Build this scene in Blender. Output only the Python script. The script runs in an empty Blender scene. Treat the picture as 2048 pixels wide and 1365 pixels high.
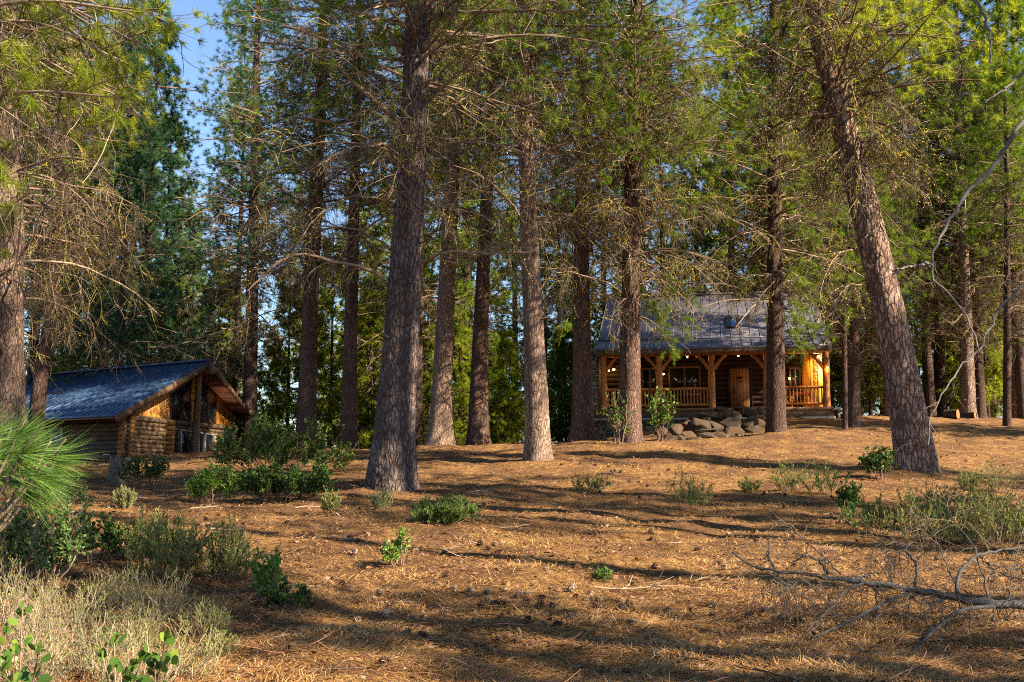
import bpy, math, random
import numpy as np
from mathutils import Vector, Matrix

# ------------------------------------------------------------------ camera, world, sun, exposure
SC = bpy.context.scene
COL = SC.collection
F = 1991.0                      # focal length in pixels of the 2048 px wide photograph
PITCH = math.atan(248.0 / F)
CAMZ = 1.6
cd = bpy.data.cameras.new('camera'); cam = bpy.data.objects.new('camera', cd); COL.objects.link(cam)
cd.sensor_width = 36.0; cd.lens = 36.0 * F / 2048.0; cd.clip_end = 4000; cd.clip_start = 0.05
cam.location = (0, 0, CAMZ); cam.rotation_euler = (math.pi / 2 + PITCH, 0, 0)
SC.camera = cam

SUN_EL, SUN_AZ = math.radians(31), math.radians(119)     # azimuth clockwise from +Y (straight ahead)
w = bpy.data.worlds.new('World'); SC.world = w; w.use_nodes = True
nt = w.node_tree; nt.nodes.clear()
sky = nt.nodes.new('ShaderNodeTexSky'); sky.sky_type = 'NISHITA'; sky.sun_disc = False
sky.sun_elevation = SUN_EL; sky.sun_rotation = SUN_AZ; sky.air_density = 1.0; sky.dust_density = 0.4; sky.ozone_density = 3.5
bg = nt.nodes.new('ShaderNodeBackground'); bg.inputs['Strength'].default_value = 0.058
wo = nt.nodes.new('ShaderNodeOutputWorld')
nt.links.new(sky.outputs[0], bg.inputs[0]); nt.links.new(bg.outputs[0], wo.inputs[0])
sd = bpy.data.lights.new('sun', 'SUN'); sd.energy = 5.0; sd.angle = math.radians(0.5); sd.color = (1.0, 0.83, 0.60)
sun = bpy.data.objects.new('sun', sd); COL.objects.link(sun)
SUNV = Vector((math.sin(SUN_AZ) * math.cos(SUN_EL), math.cos(SUN_AZ) * math.cos(SUN_EL), math.sin(SUN_EL)))
sun.rotation_euler = (-SUNV).to_track_quat('-Z', 'Y').to_euler(); sun.location = SUNV * 60
vs = SC.view_settings; vs.view_transform = 'Standard'; vs.look = 'None'; vs.exposure = 2.25; vs.gamma = 1.0
SC.render.engine = 'CYCLES'
cy = SC.cycles; cy.max_bounces = 6; cy.diffuse_bounces = 3; cy.glossy_bounces = 2; cy.transmission_bounces = 4
cy.transparent_max_bounces = 4; cy.use_denoising = False; cy.filter_width = 1.1; cy.caustics_reflective = False; cy.caustics_refractive = False

# ------------------------------------------------------------------ pixel helpers (photo pixels -> world points)
cp, sp_ = math.cos(PITCH), math.sin(PITCH)
def ray(px, py):
    u = (px - 1024.0) / F; v = (682.5 - py) / F
    d = np.array((u, cp - v * sp_, sp_ + v * cp)); return d / d[1]
def at(px, py, Y):
    d = ray(px, py); return np.array((0, 0, CAMZ)) + d * Y

# ------------------------------------------------------------------ terrain height field
ANCH = []
for a in [(0,1365,7.2),(1024,1365,7.2),(2048,1365,7.2),(200,1200,10.4),(1024,1200,10.5),(1800,1200,10.5),(1024,1100,14),(300,1100,13.6),(1700,1100,14.5),
          (785,985,22),(1075,925,28),(730,899,36),(880,896,36),(955,893,37),(1165,886,34),(1258,886,33),(1552,866,36),(1830,945,25),(1708,852,42),
          (1400,960,24),(1500,900,32),(1660,832,47),(1500,842,46),(1937,836,50),(2045,850,44),(1800,842,46),(2048,900,34),(2048,960,25),
          (250,918,38),(330,912,40),(440,902,42),(560,900,38),(300,1000,21.5),(40,1000,20),(250,968,27),(500,985,23),(100,940,31),(640,930,29),(900,950,26.5),(1400,889,39.5),(1310,888,39),(1470,872,40.5),(1250,925,27)]:
    ANCH.append(tuple(at(*a)))
ANCH += [(3.9,46,2.75),(3.0,52,2.3),(0,46,1.6),(-6,50,1.3),(-15,60,1.4),(-30,60,1.2),(-30,40,1.6),(-14,30,1.75),(0,70,0.4),(-30,90,0.2),(20,70,3.6),(40,70,3.9),(35,50,3.6),(30,30,2.6),
         (20,15,0.9),(-20,15,0.6),(-12,0,0),(0,0,0),(12,0,.1),(0,-12,-.1),(-30,-15,-.2),(30,-15,.6),(60,20,2.6),(-60,20,.6),(70,80,3.5),(-70,80,.3),(30,110,2.0),(0,110,-1),(-50,130,-1),(60,130,1),
         (0,-60,-.3),(60,-60,1.5),(-60,-60,-.3),(120,40,3),(-120,40,0)]
ANCH = np.array(ANCH)
MOUND = [(*at(px, py, Yd)[:2], h, r) for px, py, Yd, h, r in [(785, 985, 22, .13, 1.3), (1075, 925, 28, .10, 1.0), (1832, 950, 25, .12, 1.1), (880, 896, 36, .10, 1.0), (955, 893, 37, .08, .9), (1165, 886, 34, .09, .9), (1258, 886, 33, .09, .9), (1552, 866, 36, .08, .9), (14, 960, 21, .1, 1.2)]]
def _tps(d2):
    return np.where(d2 > 1e-9, 0.5 * d2 * np.log(d2 + 1e-12), 0.0)
_n = len(ANCH); _s = 20.0
_xy = ANCH[:, :2] / _s
_A = np.zeros((_n + 3, _n + 3))
_d2 = ((_xy[:, None] - _xy[None]) ** 2).sum(-1)
_A[:_n, :_n] = _tps(_d2) + np.eye(_n) * 0.003
_A[:_n, _n] = 1; _A[:_n, _n + 1:] = _xy; _A[_n, :_n] = 1; _A[_n + 1:, :_n] = _xy.T
_W = np.linalg.solve(_A, np.concatenate([ANCH[:, 2], np.zeros(3)]))
def zt(x, y, bumps=True):
    x = np.asarray(x, float); y = np.asarray(y, float); sh = x.shape
    q = np.stack([x.ravel(), y.ravel()], -1); q = np.stack([np.clip(q[:, 0], -120, 120), np.clip(q[:, 1], -60, 130)], -1)
    p = q / _s; z = _W[_n] + p @ _W[_n + 1:]
    for i in range(_n):
        z = z + _W[i] * _tps(((p - _xy[i]) ** 2).sum(-1))
    if bumps:
        X, Y = x.ravel(), y.ravel()
        b = 0.050 * np.sin(X * 1.9 + 1.3 * np.sin(Y * .9)) * np.sin(Y * 1.45 + .7 * np.sin(X * 1.1)) \
          + 0.028 * np.sin(X * 4.1 + 2 * np.sin(Y * 2.3)) * np.sin(Y * 3.7 + 1.5 * np.sin(X * 2.9)) + 0.008 * np.sin(X * 9.3 + Y * 5.1) * np.sin(Y * 8.7 - X * 3.3)
        z = z + b * (np.abs(q[:, 1]) < 90)
        for bx, by, bh, br in MOUND: z = z + bh * np.exp(-((X - bx) ** 2 + (Y - by) ** 2) / br ** 2)
    return z.reshape(sh)
def gpt(px, py, lo=4.0, hi=75.0):
    """where the sight line through a photo pixel meets the ground"""
    d = ray(px, py); Y = np.linspace(lo, hi, 700)
    g = CAMZ + d[2] * Y - zt(d[0] * Y, Y)
    k = np.argmax(g < 0) if (g < 0).any() else len(Y) - 1
    y = Y[k]; return np.array((d[0] * y, y, float(zt(d[0] * y, y))))

# ------------------------------------------------------------------ object helpers
def tag(o, label=None, cat=None, group=None, kind=None):
    if label: o['label'] = label
    if cat: o['category'] = cat
    if group: o['group'] = group
    if kind: o['kind'] = kind
    return o
def thing(name, loc, label, cat, group=None, rz=0):
    o = bpy.data.objects.new(name, None); o.empty_display_size = .2; COL.objects.link(o)
    o.location = tuple(loc); o.rotation_euler = (0, 0, rz)
    return tag(o, label, cat, group)
class MB:
    """collects vertices and faces (numpy) and links them as ONE mesh object"""
    def __init__(s): s.v = []; s.f = []; s.n = 0
    def add(s, v, faces, mat=0):
        v = np.asarray(v, float).reshape(-1, 3); faces = np.asarray(faces, np.int64)
        if len(v) == 0 or len(faces) == 0: return
        s.v.append(v); s.f.append((faces + s.n, mat)); s.n += len(v)
    def box(s, c, size, M=None, mat=0):
        x, y, z = np.array(size) / 2.0
        v = np.array([(a, b, d) for a in (-x, x) for b in (-y, y) for d in (-z, z)])
        if M is not None: v = v @ np.asarray(M, float).T
        s.add(v + np.array(c), [(0,1,3,2),(4,6,7,5),(0,4,5,1),(2,3,7,6),(0,2,6,4),(1,5,7,3)], mat)
    def beam(s, a, b, wd, ht, mat=0, up=(0,0,1)):
        a = np.array(a, float); b = np.array(b, float); t = b - a; L = np.linalg.norm(t); t /= L
        r = np.cross(t, up); r /= np.linalg.norm(r); u = np.cross(r, t)
        s.box((a + b) / 2, (L, wd, ht), np.stack([t, r, u], 1), mat)
    def prism(s, poly, off, mat=0):
        p = np.asarray(poly, float); n = len(p); q = p + np.asarray(off, float)
        s.v.append(np.concatenate([p, q])); b = s.n; s.n += 2 * n
        s.f.append((np.array([list(range(n))[::-1]]) + b, mat)); s.f.append((np.array([list(range(n, 2 * n))]) + b, mat))
        s.f.append((np.array([(i, (i + 1) % n, n + (i + 1) % n, n + i) for i in range(n)]) + b, mat))
    def tubes(s, P, R, sides=3, mat=0, caps=False):
        P = np.asarray(P, float); R = np.asarray(R, float)
        if P.ndim == 2: P = P[None]; R = R[None]
        N, K, _ = P.shape
        if N == 0: return
        T = np.empty_like(P); T[:, 1:-1] = P[:, 2:] - P[:, :-2]; T[:, 0] = P[:, 1] - P[:, 0]; T[:, -1] = P[:, -1] - P[:, -2]
        T /= np.linalg.norm(T, axis=-1, keepdims=True) + 1e-9
        ref = np.where((np.abs(T.mean(1)[:, 2]) > .8)[:, None], np.array((1., 0, 0)), np.array((0, 0, 1.)))[:, None]
        A = np.cross(T, np.broadcast_to(ref, T.shape)); A /= np.linalg.norm(A, axis=-1, keepdims=True) + 1e-9
        B = np.cross(T, A)
        th = np.arange(sides) * 2 * math.pi / sides
        V = P[:, :, None] + R[..., None, None] * (np.cos(th)[:, None] * A[:, :, None] + np.sin(th)[:, None] * B[:, :, None])
        n = np.arange(N)[:, None, None] * (K * sides); k = np.arange(K - 1)[None, :, None] * sides; j = np.arange(sides)[None, None]
        j2 = (j + 1) % sides
        q = np.stack([n + k + j, n + k + j2, n + k + sides + j2, n + k + sides + j], -1).reshape(-1, 4)
        s.add(V.reshape(-1, 3), q, mat)
        if caps:
            base = s.n - N * K * sides
            for i in range(N):
                o = base + i * K * sides - 0
                s.f.append((np.array([[o + a for a in range(sides)][::-1]]), mat)); s.f.append((np.array([[o + (K - 1) * sides + a for a in range(sides)]]), mat))
    def build(s, name, mats, parent=None, smooth=False, loc=None):
        me = bpy.data.meshes.new(name)
        V = np.concatenate(s.v).astype(np.float32)
        me.vertices.add(len(V)); me.vertices.foreach_set('co', V.ravel())
        loops = np.concatenate([f.ravel() for f, m in s.f]).astype(np.int32)
        tot = np.concatenate([np.full(len(f), f.shape[1]) for f, m in s.f]).astype(np.int32)
        mi = np.concatenate([np.full(len(f), m) for f, m in s.f]).astype(np.int32)
        st = np.concatenate([[0], np.cumsum(tot)[:-1]]).astype(np.int32)
        me.loops.add(len(loops)); me.loops.foreach_set('vertex_index', loops)
        me.polygons.add(len(tot)); me.polygons.foreach_set('loop_start', st)
        me.polygons.foreach_set('material_index', mi)
        if smooth: me.polygons.foreach_set('use_smooth', np.ones(len(tot), bool))
        for m in (mats if isinstance(mats, (list, tuple)) else [mats]): me.materials.append(m)
        me.update(calc_edges=True)
        o = bpy.data.objects.new(name, me); COL.objects.link(o)
        if parent is not None: o.parent = parent
        if loc is not None: o.location = tuple(loc)
        return o
def copy_tree(o, parent=None):
    c = o.copy(); COL.objects.link(c)
    if parent is not None: c.parent = parent
    for ch in list(o.children): copy_tree(ch, c)
    return c
def resample(pts, n):
    """Catmull-Rom resample of a polyline of m-vectors"""
    p = np.asarray(pts, float); q = np.concatenate([[2 * p[0] - p[1]], p, [2 * p[-1] - p[-2]]])
    d = np.concatenate([[0], np.cumsum(np.linalg.norm(np.diff(p[:, :min(3, p.shape[1])], axis=0), axis=1))]); t = np.linspace(0, d[-1], n)
    i = np.clip(np.searchsorted(d, t, side='right') - 1, 0, len(p) - 2); f = ((t - d[i]) / np.maximum(d[i + 1] - d[i], 1e-9))[:, None]
    a, b, c, e = q[i], q[i + 1], q[i + 2], q[i + 3]
    return .5 * (2 * b + (c - a) * f + (2 * a - 5 * b + 4 * c - e) * f ** 2 + (3 * b - a - 3 * c + e) * f ** 3)

# ------------------------------------------------------------------ materials
def newmat(name):
    m = bpy.data.materials.new(name); m.use_nodes = True; t = m.node_tree; t.nodes.clear()
    out = t.nodes.new('ShaderNodeOutputMaterial'); return m, t, out
def N(t, typ, **kw):
    n = t.nodes.new(typ)
    for k, v in kw.items():
        if k in n.inputs: n.inputs[k].default_value = v
        else: setattr(n, k, v)
    return n
def ramp(t, fac, stops, interp='LINEAR'):
    r = t.nodes.new('ShaderNodeValToRGB'); e = r.color_ramp; e.interpolation = interp
    while len(e.elements) < len(stops): e.elements.new(.5)
    for el, (p, c) in zip(e.elements, stops): el.position = p; el.color = (*c, 1)
    t.links.new(fac, r.inputs[0]); return r.outputs[0]
def coords(t, scale=(1, 1, 1), which='Object'):
    tc = t.nodes.new('ShaderNodeTexCoord'); mp = t.nodes.new('ShaderNodeMapping'); mp.inputs['Scale'].default_value = scale
    oi = t.nodes.new('ShaderNodeObjectInfo'); mul = N(t, 'ShaderNodeMath', operation='MULTIPLY'); mul.inputs[1].default_value = 37.0
    t.links.new(oi.outputs['Random'], mul.inputs[0]); t.links.new(mul.outputs[0], mp.inputs['Location'])
    t.links.new(tc.outputs[which], mp.inputs['Vector']); return mp.outputs[0]
def noise(t, vec, scale, detail=4, rough=.55):
    n = t.nodes.new('ShaderNodeTexNoise'); n.inputs['Scale'].default_value = scale; n.inputs['Detail'].default_value = detail; n.inputs['Roughness'].default_value = rough
    t.links.new(vec, n.inputs['Vector']); return n.outputs['Fac']
def mixc(t, fac, a, b, mode='MIX'):
    m = t.nodes.new('ShaderNodeMix'); m.data_type = 'RGBA'; m.blend_type = mode
    for s, x in ((0, fac), (6, a), (7, b)):
        if isinstance(x, (int, float)): m.inputs[s].default_value = x
        elif isinstance(x, tuple): m.inputs[s].default_value = (*x, 1)
        else: t.links.new(x, m.inputs[s])
    return m.outputs[2]
def mth(t, op, a, b=None):
    m = N(t, 'ShaderNodeMath', operation=op)
    for i, x in enumerate((a, b)):
        if x is None: continue
        if isinstance(x, (int, float)): m.inputs[i].default_value = x
        else: t.links.new(x, m.inputs[i])
    return m.outputs[0]
def bump(t, h, dist=.02, strength=1.0):
    b = t.nodes.new('ShaderNodeBump'); b.inputs['Distance'].default_value = dist; b.inputs['Strength'].default_value = strength
    t.links.new(h, b.inputs['Height']); return b.outputs[0]
def pbsdf(t, out, col, rough=.8, normal=None, metal=0, spec=.3):
    p = t.nodes.new('ShaderNodeBsdfPrincipled')
    if isinstance(col, tuple): p.inputs['Base Color'].default_value = (*col, 1)
    else: t.links.new(col, p.inputs['Base Color'])
    p.inputs['Roughness'].default_value = rough; p.inputs['Metallic'].default_value = metal; p.inputs['Specular IOR Level'].default_value = spec
    if normal is not None: t.links.new(normal, p.inputs['Normal'])
    t.links.new(p.outputs[0], out.inputs[0]); return p
def rnd_island(t):
    return t.nodes.new('ShaderNodeNewGeometry').outputs['Random Per Island']

def mat_bark(name, plate, plate2, crack, sc=9.0, dist=.03):
    m, t, out = newmat(name); v = coords(t, (1, 1, .32))
    nz = noise(t, v, 6, 3); wv = t.nodes.new('ShaderNodeVectorMath'); wv.operation = 'ADD'
    cmb = t.nodes.new('ShaderNodeCombineXYZ')
    for i in range(3): t.links.new(mth(t, 'MULTIPLY', nz, .16), cmb.inputs[i])
    t.links.new(v, wv.inputs[0]); t.links.new(cmb.outputs[0], wv.inputs[1])
    vo = t.nodes.new('ShaderNodeTexVoronoi'); vo.feature = 'DISTANCE_TO_EDGE'; vo.inputs['Scale'].default_value = sc; t.links.new(wv.outputs[0], vo.inputs['Vector'])
    vc = t.nodes.new('ShaderNodeTexVoronoi'); vc.inputs['Scale'].default_value = sc; t.links.new(wv.outputs[0], vc.inputs['Vector'])
    edge = ramp(t, vo.outputs['Distance'], [(0.0, (.12,) * 3), (.06, (.5,) * 3), (.20, (1, 1, 1))])
    fine = noise(t, coords(t, (1, 1, .4)), 38, 6, .8); big = noise(t, v, 2.2, 3)
    sepc = t.nodes.new('ShaderNodeSeparateColor'); t.links.new(vc.outputs['Color'], sepc.inputs[0])
    base = mixc(t, sepc.outputs[0], plate, plate2)
    base = mixc(t, ramp(t, big, [(.42, (0, 0, 0)), (.62, (.7,) * 3)]), base, tuple(c * .55 for c in plate2))
    base = mixc(t, ramp(t, noise(t, coords(t, (1, 1, .22)), 3.2, 4, .6), [(.52, (0, 0, 0)), (.68, (.6,) * 3)]), base, tuple(min(1, c * 1.45) for c in plate))
    base = mixc(t, ramp(t, fine, [(.36, (0, 0, 0)), (.62, (1, 1, 1))]), mixc(t, .75, base, crack), base)
    col = mixc(t, edge, crack, base)
    h = mth(t, 'ADD', mth(t, 'MULTIPLY', edge, 1.0), mth(t, 'MULTIPLY', fine, .45))
    pbsdf(t, out, col, .9, bump(t, h, dist), spec=.15); return m
def mat_island(name, stops, rough=.8, nscale=None, spec=.2):
    m, t, out = newmat(name); c = ramp(t, rnd_island(t), stops)
    if nscale: c = mixc(t, ramp(t, noise(t, coords(t), nscale), [(.35, (0, 0, 0)), (.65, (.6,) * 3)]), c, tuple(x * .5 for x in stops[0][1]))
    pbsdf(t, out, c, rough, spec=spec); return m
def mat_foliage(name, stops, trans=.45, tcol=None, gloss=.0, nscale=.45):
    m, t, out = newmat(name); c = ramp(t, rnd_island(t), stops)
    c = mixc(t, ramp(t, noise(t, coords(t), nscale, 2), [(.35, (0, 0, 0)), (.65, (.55,) * 3)]), c, stops[0][1])
    d = t.nodes.new('ShaderNodeBsdfDiffuse'); tr = t.nodes.new('ShaderNodeBsdfTranslucent'); mx = t.nodes.new('ShaderNodeMixShader')
    t.links.new(c, d.inputs[0]); mx.inputs[0].default_value = trans
    if tcol: t.links.new(mixc(t, 1.0, c, tcol, 'MULTIPLY'), tr.inputs[0])
    else: t.links.new(c, tr.inputs[0])
    t.links.new(d.outputs[0], mx.inputs[1]); t.links.new(tr.outputs[0], mx.inputs[2])
    last = mx.outputs[0]
    if gloss:
        g = t.nodes.new('ShaderNodeBsdfGlossy'); g.inputs['Roughness'].default_value = .35; m2 = t.nodes.new('ShaderNodeMixShader'); m2.inputs[0].default_value = gloss
        t.links.new(last, m2.inputs[1]); t.links.new(g.outputs[0], m2.inputs[2]); last = m2.outputs[0]
    t.links.new(last, out.inputs[0]); return m
def mat_wood(name, a, b, scale=(1, 1, 8), ns=3, rough=.6, spec=.3, dist=.006, island=False):
    m, t, out = newmat(name); v = coords(t, scale); n1 = noise(t, v, ns, 5, .65); n2 = noise(t, coords(t), .9, 3)
    c = mixc(t, ramp(t, n1, [(.3, (0, 0, 0)), (.7, (1, 1, 1))]), a, b); c = mixc(t, ramp(t, n2, [(.4, (0, 0, 0)), (.7, (.6,) * 3)]), c, tuple(x * .6 for x in b))
    if island: c = mixc(t, .55, c, ramp(t, rnd_island(t), [(0, (.55,) * 3), (1, (1.25,) * 3)]), 'MULTIPLY')
    pbsdf(t, out, c, rough, bump(t, n1, dist), spec=spec); return m
def mat_plain(name, col, rough=.7, metal=0, spec=.3, var=.25, ns=6):
    m, t, out = newmat(name); c = mixc(t, ramp(t, noise(t, coords(t), ns, 5), [(.3, (0, 0, 0)), (.7, (1, 1, 1))]), tuple(x * (1 - var) for x in col), tuple(x * (1 + var) for x in col))
    pbsdf(t, out, c, rough, None, metal, spec); return m
def mat_emit(name, col, st):
    m, t, out = newmat(name); e = t.nodes.new('ShaderNodeEmission'); e.inputs[0].default_value = (*col, 1); e.inputs[1].default_value = st
    t.links.new(e.outputs[0], out.inputs[0]); return m

M = {}
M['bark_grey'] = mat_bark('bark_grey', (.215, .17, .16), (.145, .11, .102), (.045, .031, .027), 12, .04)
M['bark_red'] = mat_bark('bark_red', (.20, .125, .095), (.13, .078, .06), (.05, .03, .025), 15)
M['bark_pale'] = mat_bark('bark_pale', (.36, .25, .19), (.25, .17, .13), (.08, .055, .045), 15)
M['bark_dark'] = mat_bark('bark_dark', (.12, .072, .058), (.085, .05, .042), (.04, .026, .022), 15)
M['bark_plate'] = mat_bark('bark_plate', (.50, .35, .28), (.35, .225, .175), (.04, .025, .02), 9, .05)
M['limb'] = mat_island('limb_wood', [(0, (.13, .085, .06)), (.6, (.23, .16, .11)), (1, (.33, .25, .18))], .85, 9)
M['twig'] = mat_island('dead_twig', [(0, (.035, .025, .018)), (.55, (.075, .052, .033)), (.88, (.16, .12, .075)), (1, (.34, .27, .18))], .85)
M['twig_dark'] = mat_island('dark_twig', [(0, (.05, .04, .03)), (.6, (.11, .085, .06)), (1, (.20, .15, .10))], .85)
M['lichen'] = mat_island('yellow_lichen', [(0, (.25, .21, .02)), (.6, (.44, .36, .03)), (1, (.66, .52, .05))], .9)
M['moss_twig'] = mat_island('lichened_twig', [(0, (.09, .08, .02)), (.6, (.19, .165, .04)), (1, (.32, .27, .06))], .9)
M['needle'] = mat_foliage('pine_needle', [(0, (.065, .125, .02)), (.6, (.14, .225, .03)), (1, (.27, .33, .05))], .5, (1.3, 1.2, .5))
M['needle_teal'] = mat_foliage('blue_needle', [(0, (.025, .08, .045)), (.6, (.055, .13, .055)), (1, (.13, .22, .06))], .45)
M['needle_sun'] = mat_foliage('sunlit_needle', [(0, (.14, .21, .022)), (.6, (.29, .35, .04)), (1, (.44, .44, .07))], .55, (1.25, 1.15, .5))  # glow of sun through the needles, put into their yellow green colour
M['needle_brown'] = mat_foliage('brown_needle', [(0, (.30, .14, .04)), (1, (.45, .22, .07))], .3)
M['gray_limb'] = mat_wood('weathered_limb', (.085, .084, .088), (.035, .033, .035), (1, 1, 1), 22, .85, .2, .02)

M['edge_limb'] = mat_wood('pale_weathered_limb', (.15, .142, .138), (.07, .065, .064), (1, 1, 1), 16, .85, .2, .015)

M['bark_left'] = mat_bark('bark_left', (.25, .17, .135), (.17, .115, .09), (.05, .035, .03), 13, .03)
# ------------------------------------------------------------------ ground
def mat_ground():
    m, t, out = newmat('needle_litter_ground'); v = coords(t)
    n1 = noise(t, v, .9, 5, .6); n2 = noise(t, v, 7, 6, .7); n3 = noise(t, coords(t, (1, 3, 1)), 34, 5, .75); n4 = noise(t, coords(t, (3, 1, 1)), 60, 4, .7)
    c = ramp(t, n2, [(.25, (.055, .029, .016)), (.45, (.18, .094, .036)), (.6, (.35, .195, .07)), (.8, (.50, .315, .13))])
    c = mixc(t, ramp(t, n1, [(.42, (0, 0, 0)), (.58, (.8,) * 3)]), c, (.10, .052, .03))
    c = mixc(t, ramp(t, n3, [(.3, (.55,) * 3), (.7, (1, 1, 1))]), (.06, .03, .018), c)
    c = mixc(t, ramp(t, n4, [(.55, (0, 0, 0)), (.75, (.5,) * 3)]), c, (.46, .29, .15))
    h = mth(t, 'ADD', mth(t, 'ADD', n2, mth(t, 'MULTIPLY', n3, .5)), mth(t, 'MULTIPLY', n4, .3))
    pbsdf(t, out, c, .95, bump(t, h, .06), spec=.1); return m
M['ground'] = mat_ground()
ys = np.concatenate([np.linspace(-120, 3, 18)[:-1], 3 + np.cumsum(np.linspace(.07, .32, 300)) , ])
ys = np.concatenate([ys, np.linspace(ys[-1] + .8, 130, 70), np.array([170, 240, 400, 800, 1600])])
sx = np.linspace(-1, 1, 361); xs = np.sign(sx) * (np.abs(sx) * 26 + 40 * np.abs(sx) ** 6 + 1500 * np.abs(sx) ** 40)
X, Yg = np.meshgrid(xs, ys); Z = zt(X, Yg)
gm = MB(); nx, ny = len(xs), len(ys)
ii = (np.arange(ny - 1)[:, None] * nx + np.arange(nx - 1)[None]).ravel()
gm.add(np.stack([X, Yg, Z], -1).reshape(-1, 3), np.stack([ii, ii + 1, ii + nx + 1, ii + nx], -1))
tag(gm.build('ground', M['ground'], smooth=True), 'orange brown slope covered with fallen pine needles', kind='structure')

# ------------------------------------------------------------------ building materials
M['log_brown'] = mat_wood('weathered_log', (.19, .125, .078), (.095, .064, .043), (3, 3, 14), 3, .75, .2, .012, island=True)
M['log_side'] = mat_wood('grey_log', (.13, .10, .08), (.07, .052, .042), (3, 3, 14), 3, .8, .2, .012, island=True)
M['log_end'] = mat_wood('log_end', (.30, .15, .06), (.17, .08, .03), (2, 2, 2), 7, .7, .2, .008, island=True)
def mat_siding(name, a, b, pitch, axis):
    m, t, out = newmat(name); tc = t.nodes.new('ShaderNodeTexCoord'); sp = t.nodes.new('ShaderNodeSeparateXYZ'); t.links.new(tc.outputs['Object'], sp.inputs[0])
    ax = sp.outputs[axis]; fr = mth(t, 'FRACT', mth(t, 'DIVIDE', ax, pitch)); ed = mth(t, 'ABSOLUTE', mth(t, 'SUBTRACT', fr, .5))
    seam = ramp(t, ed, [(.40, (1, 1, 1)), (.49, (0, 0, 0))]); idx = mth(t, 'FLOOR', mth(t, 'DIVIDE', ax, pitch))
    wn = t.nodes.new('ShaderNodeTexWhiteNoise'); wn.noise_dimensions = '1D'; t.links.new(idx, wn.inputs['W'])
    n1 = noise(t, coords(t, (6, 6, 1)), 5, 5, .65); c = mixc(t, n1, a, b); c = mixc(t, .5, c, ramp(t, wn.outputs[0], [(0, (.5,) * 3), (1, (1.3,) * 3)]), 'MULTIPLY')
    c = mixc(t, seam, (.03, .014, .006), c)
    pbsdf(t, out, c, .5, bump(t, seam, .015), spec=.35); return m
M['siding'] = mat_siding('golden_siding', (.60, .27, .05), (.42, .165, .028), .17, 1)
M['sunlit_siding'] = mat_siding('sun_painted_siding', (.72, .38, .04), (.60, .29, .03), .34, 0)  # sunlight on the back wall, put into a bright yellow board colour
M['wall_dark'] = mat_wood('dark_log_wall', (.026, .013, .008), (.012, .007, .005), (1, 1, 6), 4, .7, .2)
M['porch_wood'] = mat_wood('stained_pine', (.48, .175, .032), (.31, .10, .018), (5, 5, 1), 5, .45, .4, .004)
M['deck'] = mat_wood('deck_board', (.25, .12, .05), (.15, .075, .035), (1, 8, 8), 3, .6)
M['door'] = mat_siding('plank_door', (.25, .13, .05), (.17, .085, .034), .155, 0)
M['fascia'] = mat_wood('fascia_board', (.16, .095, .055), (.10, .06, .038), (1, 1, 4), 5, .8)
M['soffit'] = mat_wood('soffit_board', (.20, .075, .04), (.12, .045, .026), (1, 1, 4), 5, .8)
M['white_frame'] = mat_plain('white_frame', (.42, .42, .41), .5)
M['concrete'] = mat_plain('concrete', (.33, .32, .29), .9)
M['iron'] = mat_plain('black_iron', (.02, .02, .02), .5, .5)
M['red_cloth'] = mat_plain('red_cloth', (.45, .06, .04), .9)
M['stone'] = None
def mat_stone():
    m, t, out = newmat('stacked_stone'); tc = t.nodes.new('ShaderNodeTexCoord'); sp = t.nodes.new('ShaderNodeSeparateXYZ'); t.links.new(tc.outputs['Object'], sp.inputs[0])
    cb = t.nodes.new('ShaderNodeCombineXYZ'); t.links.new(mth(t, 'ADD', sp.outputs[0], sp.outputs[1]), cb.inputs[0]); t.links.new(sp.outputs[2], cb.inputs[1])
    mp = t.nodes.new('ShaderNodeMapping'); mp.inputs['Scale'].default_value = (2.2, 5.0, 1); t.links.new(cb.outputs[0], mp.inputs[0])
    vo = t.nodes.new('ShaderNodeTexVoronoi'); vo.feature = 'DISTANCE_TO_EDGE'; vo.inputs['Scale'].default_value = 1; vo.inputs['Randomness'].default_value = .7; t.links.new(mp.outputs[0], vo.inputs['Vector'])
    vc = t.nodes.new('ShaderNodeTexVoronoi'); vc.inputs['Scale'].default_value = 1; vc.inputs['Randomness'].default_value = .7; t.links.new(mp.outputs[0], vc.inputs['Vector'])
    s3 = t.nodes.new('ShaderNodeSeparateColor'); t.links.new(vc.outputs['Color'], s3.inputs[0])
    e = ramp(t, vo.outputs['Distance'], [(.0, (0, 0, 0)), (.09, (1, 1, 1))]); c = ramp(t, s3.outputs[0], [(0, (.11, .10, .09)), (.5, (.19, .17, .14)), (1, (.27, .22, .17))])
    n1 = noise(t, coords(t), 16, 5); c = mixc(t, ramp(t, n1, [(.3, (0, 0, 0)), (.7, (.6,) * 3)]), c, (.10, .09, .08)); c = mixc(t, e, (.035, .03, .028), c)
    pbsdf(t, out, c, .9, bump(t, mth(t, 'ADD', e, mth(t, 'MULTIPLY', n1, .4)), .05), spec=.2); return m
M['stone'] = mat_stone()
def mat_roof(name, a, b, rough, metal):
    m, t, out = newmat(name); n1 = noise(t, coords(t), 1.3, 5, .6); n2 = noise(t, coords(t), 14, 4)
    c = mixc(t, n1, a, b); c = mixc(t, ramp(t, n2, [(.55, (0, 0, 0)), (.75, (.5,) * 3)]), c, tuple(x * .6 for x in a))
    p = pbsdf(t, out, c, rough, None, metal, .5); return m
M['roof_blue'] = mat_roof('blue_metal_roof', (.028, .065, .15), (.042, .09, .18), .55, .35)
M['roof_grey'] = mat_roof('grey_metal_roof', (.095, .095, .13), (.13, .125, .155), .5, .35)
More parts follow.
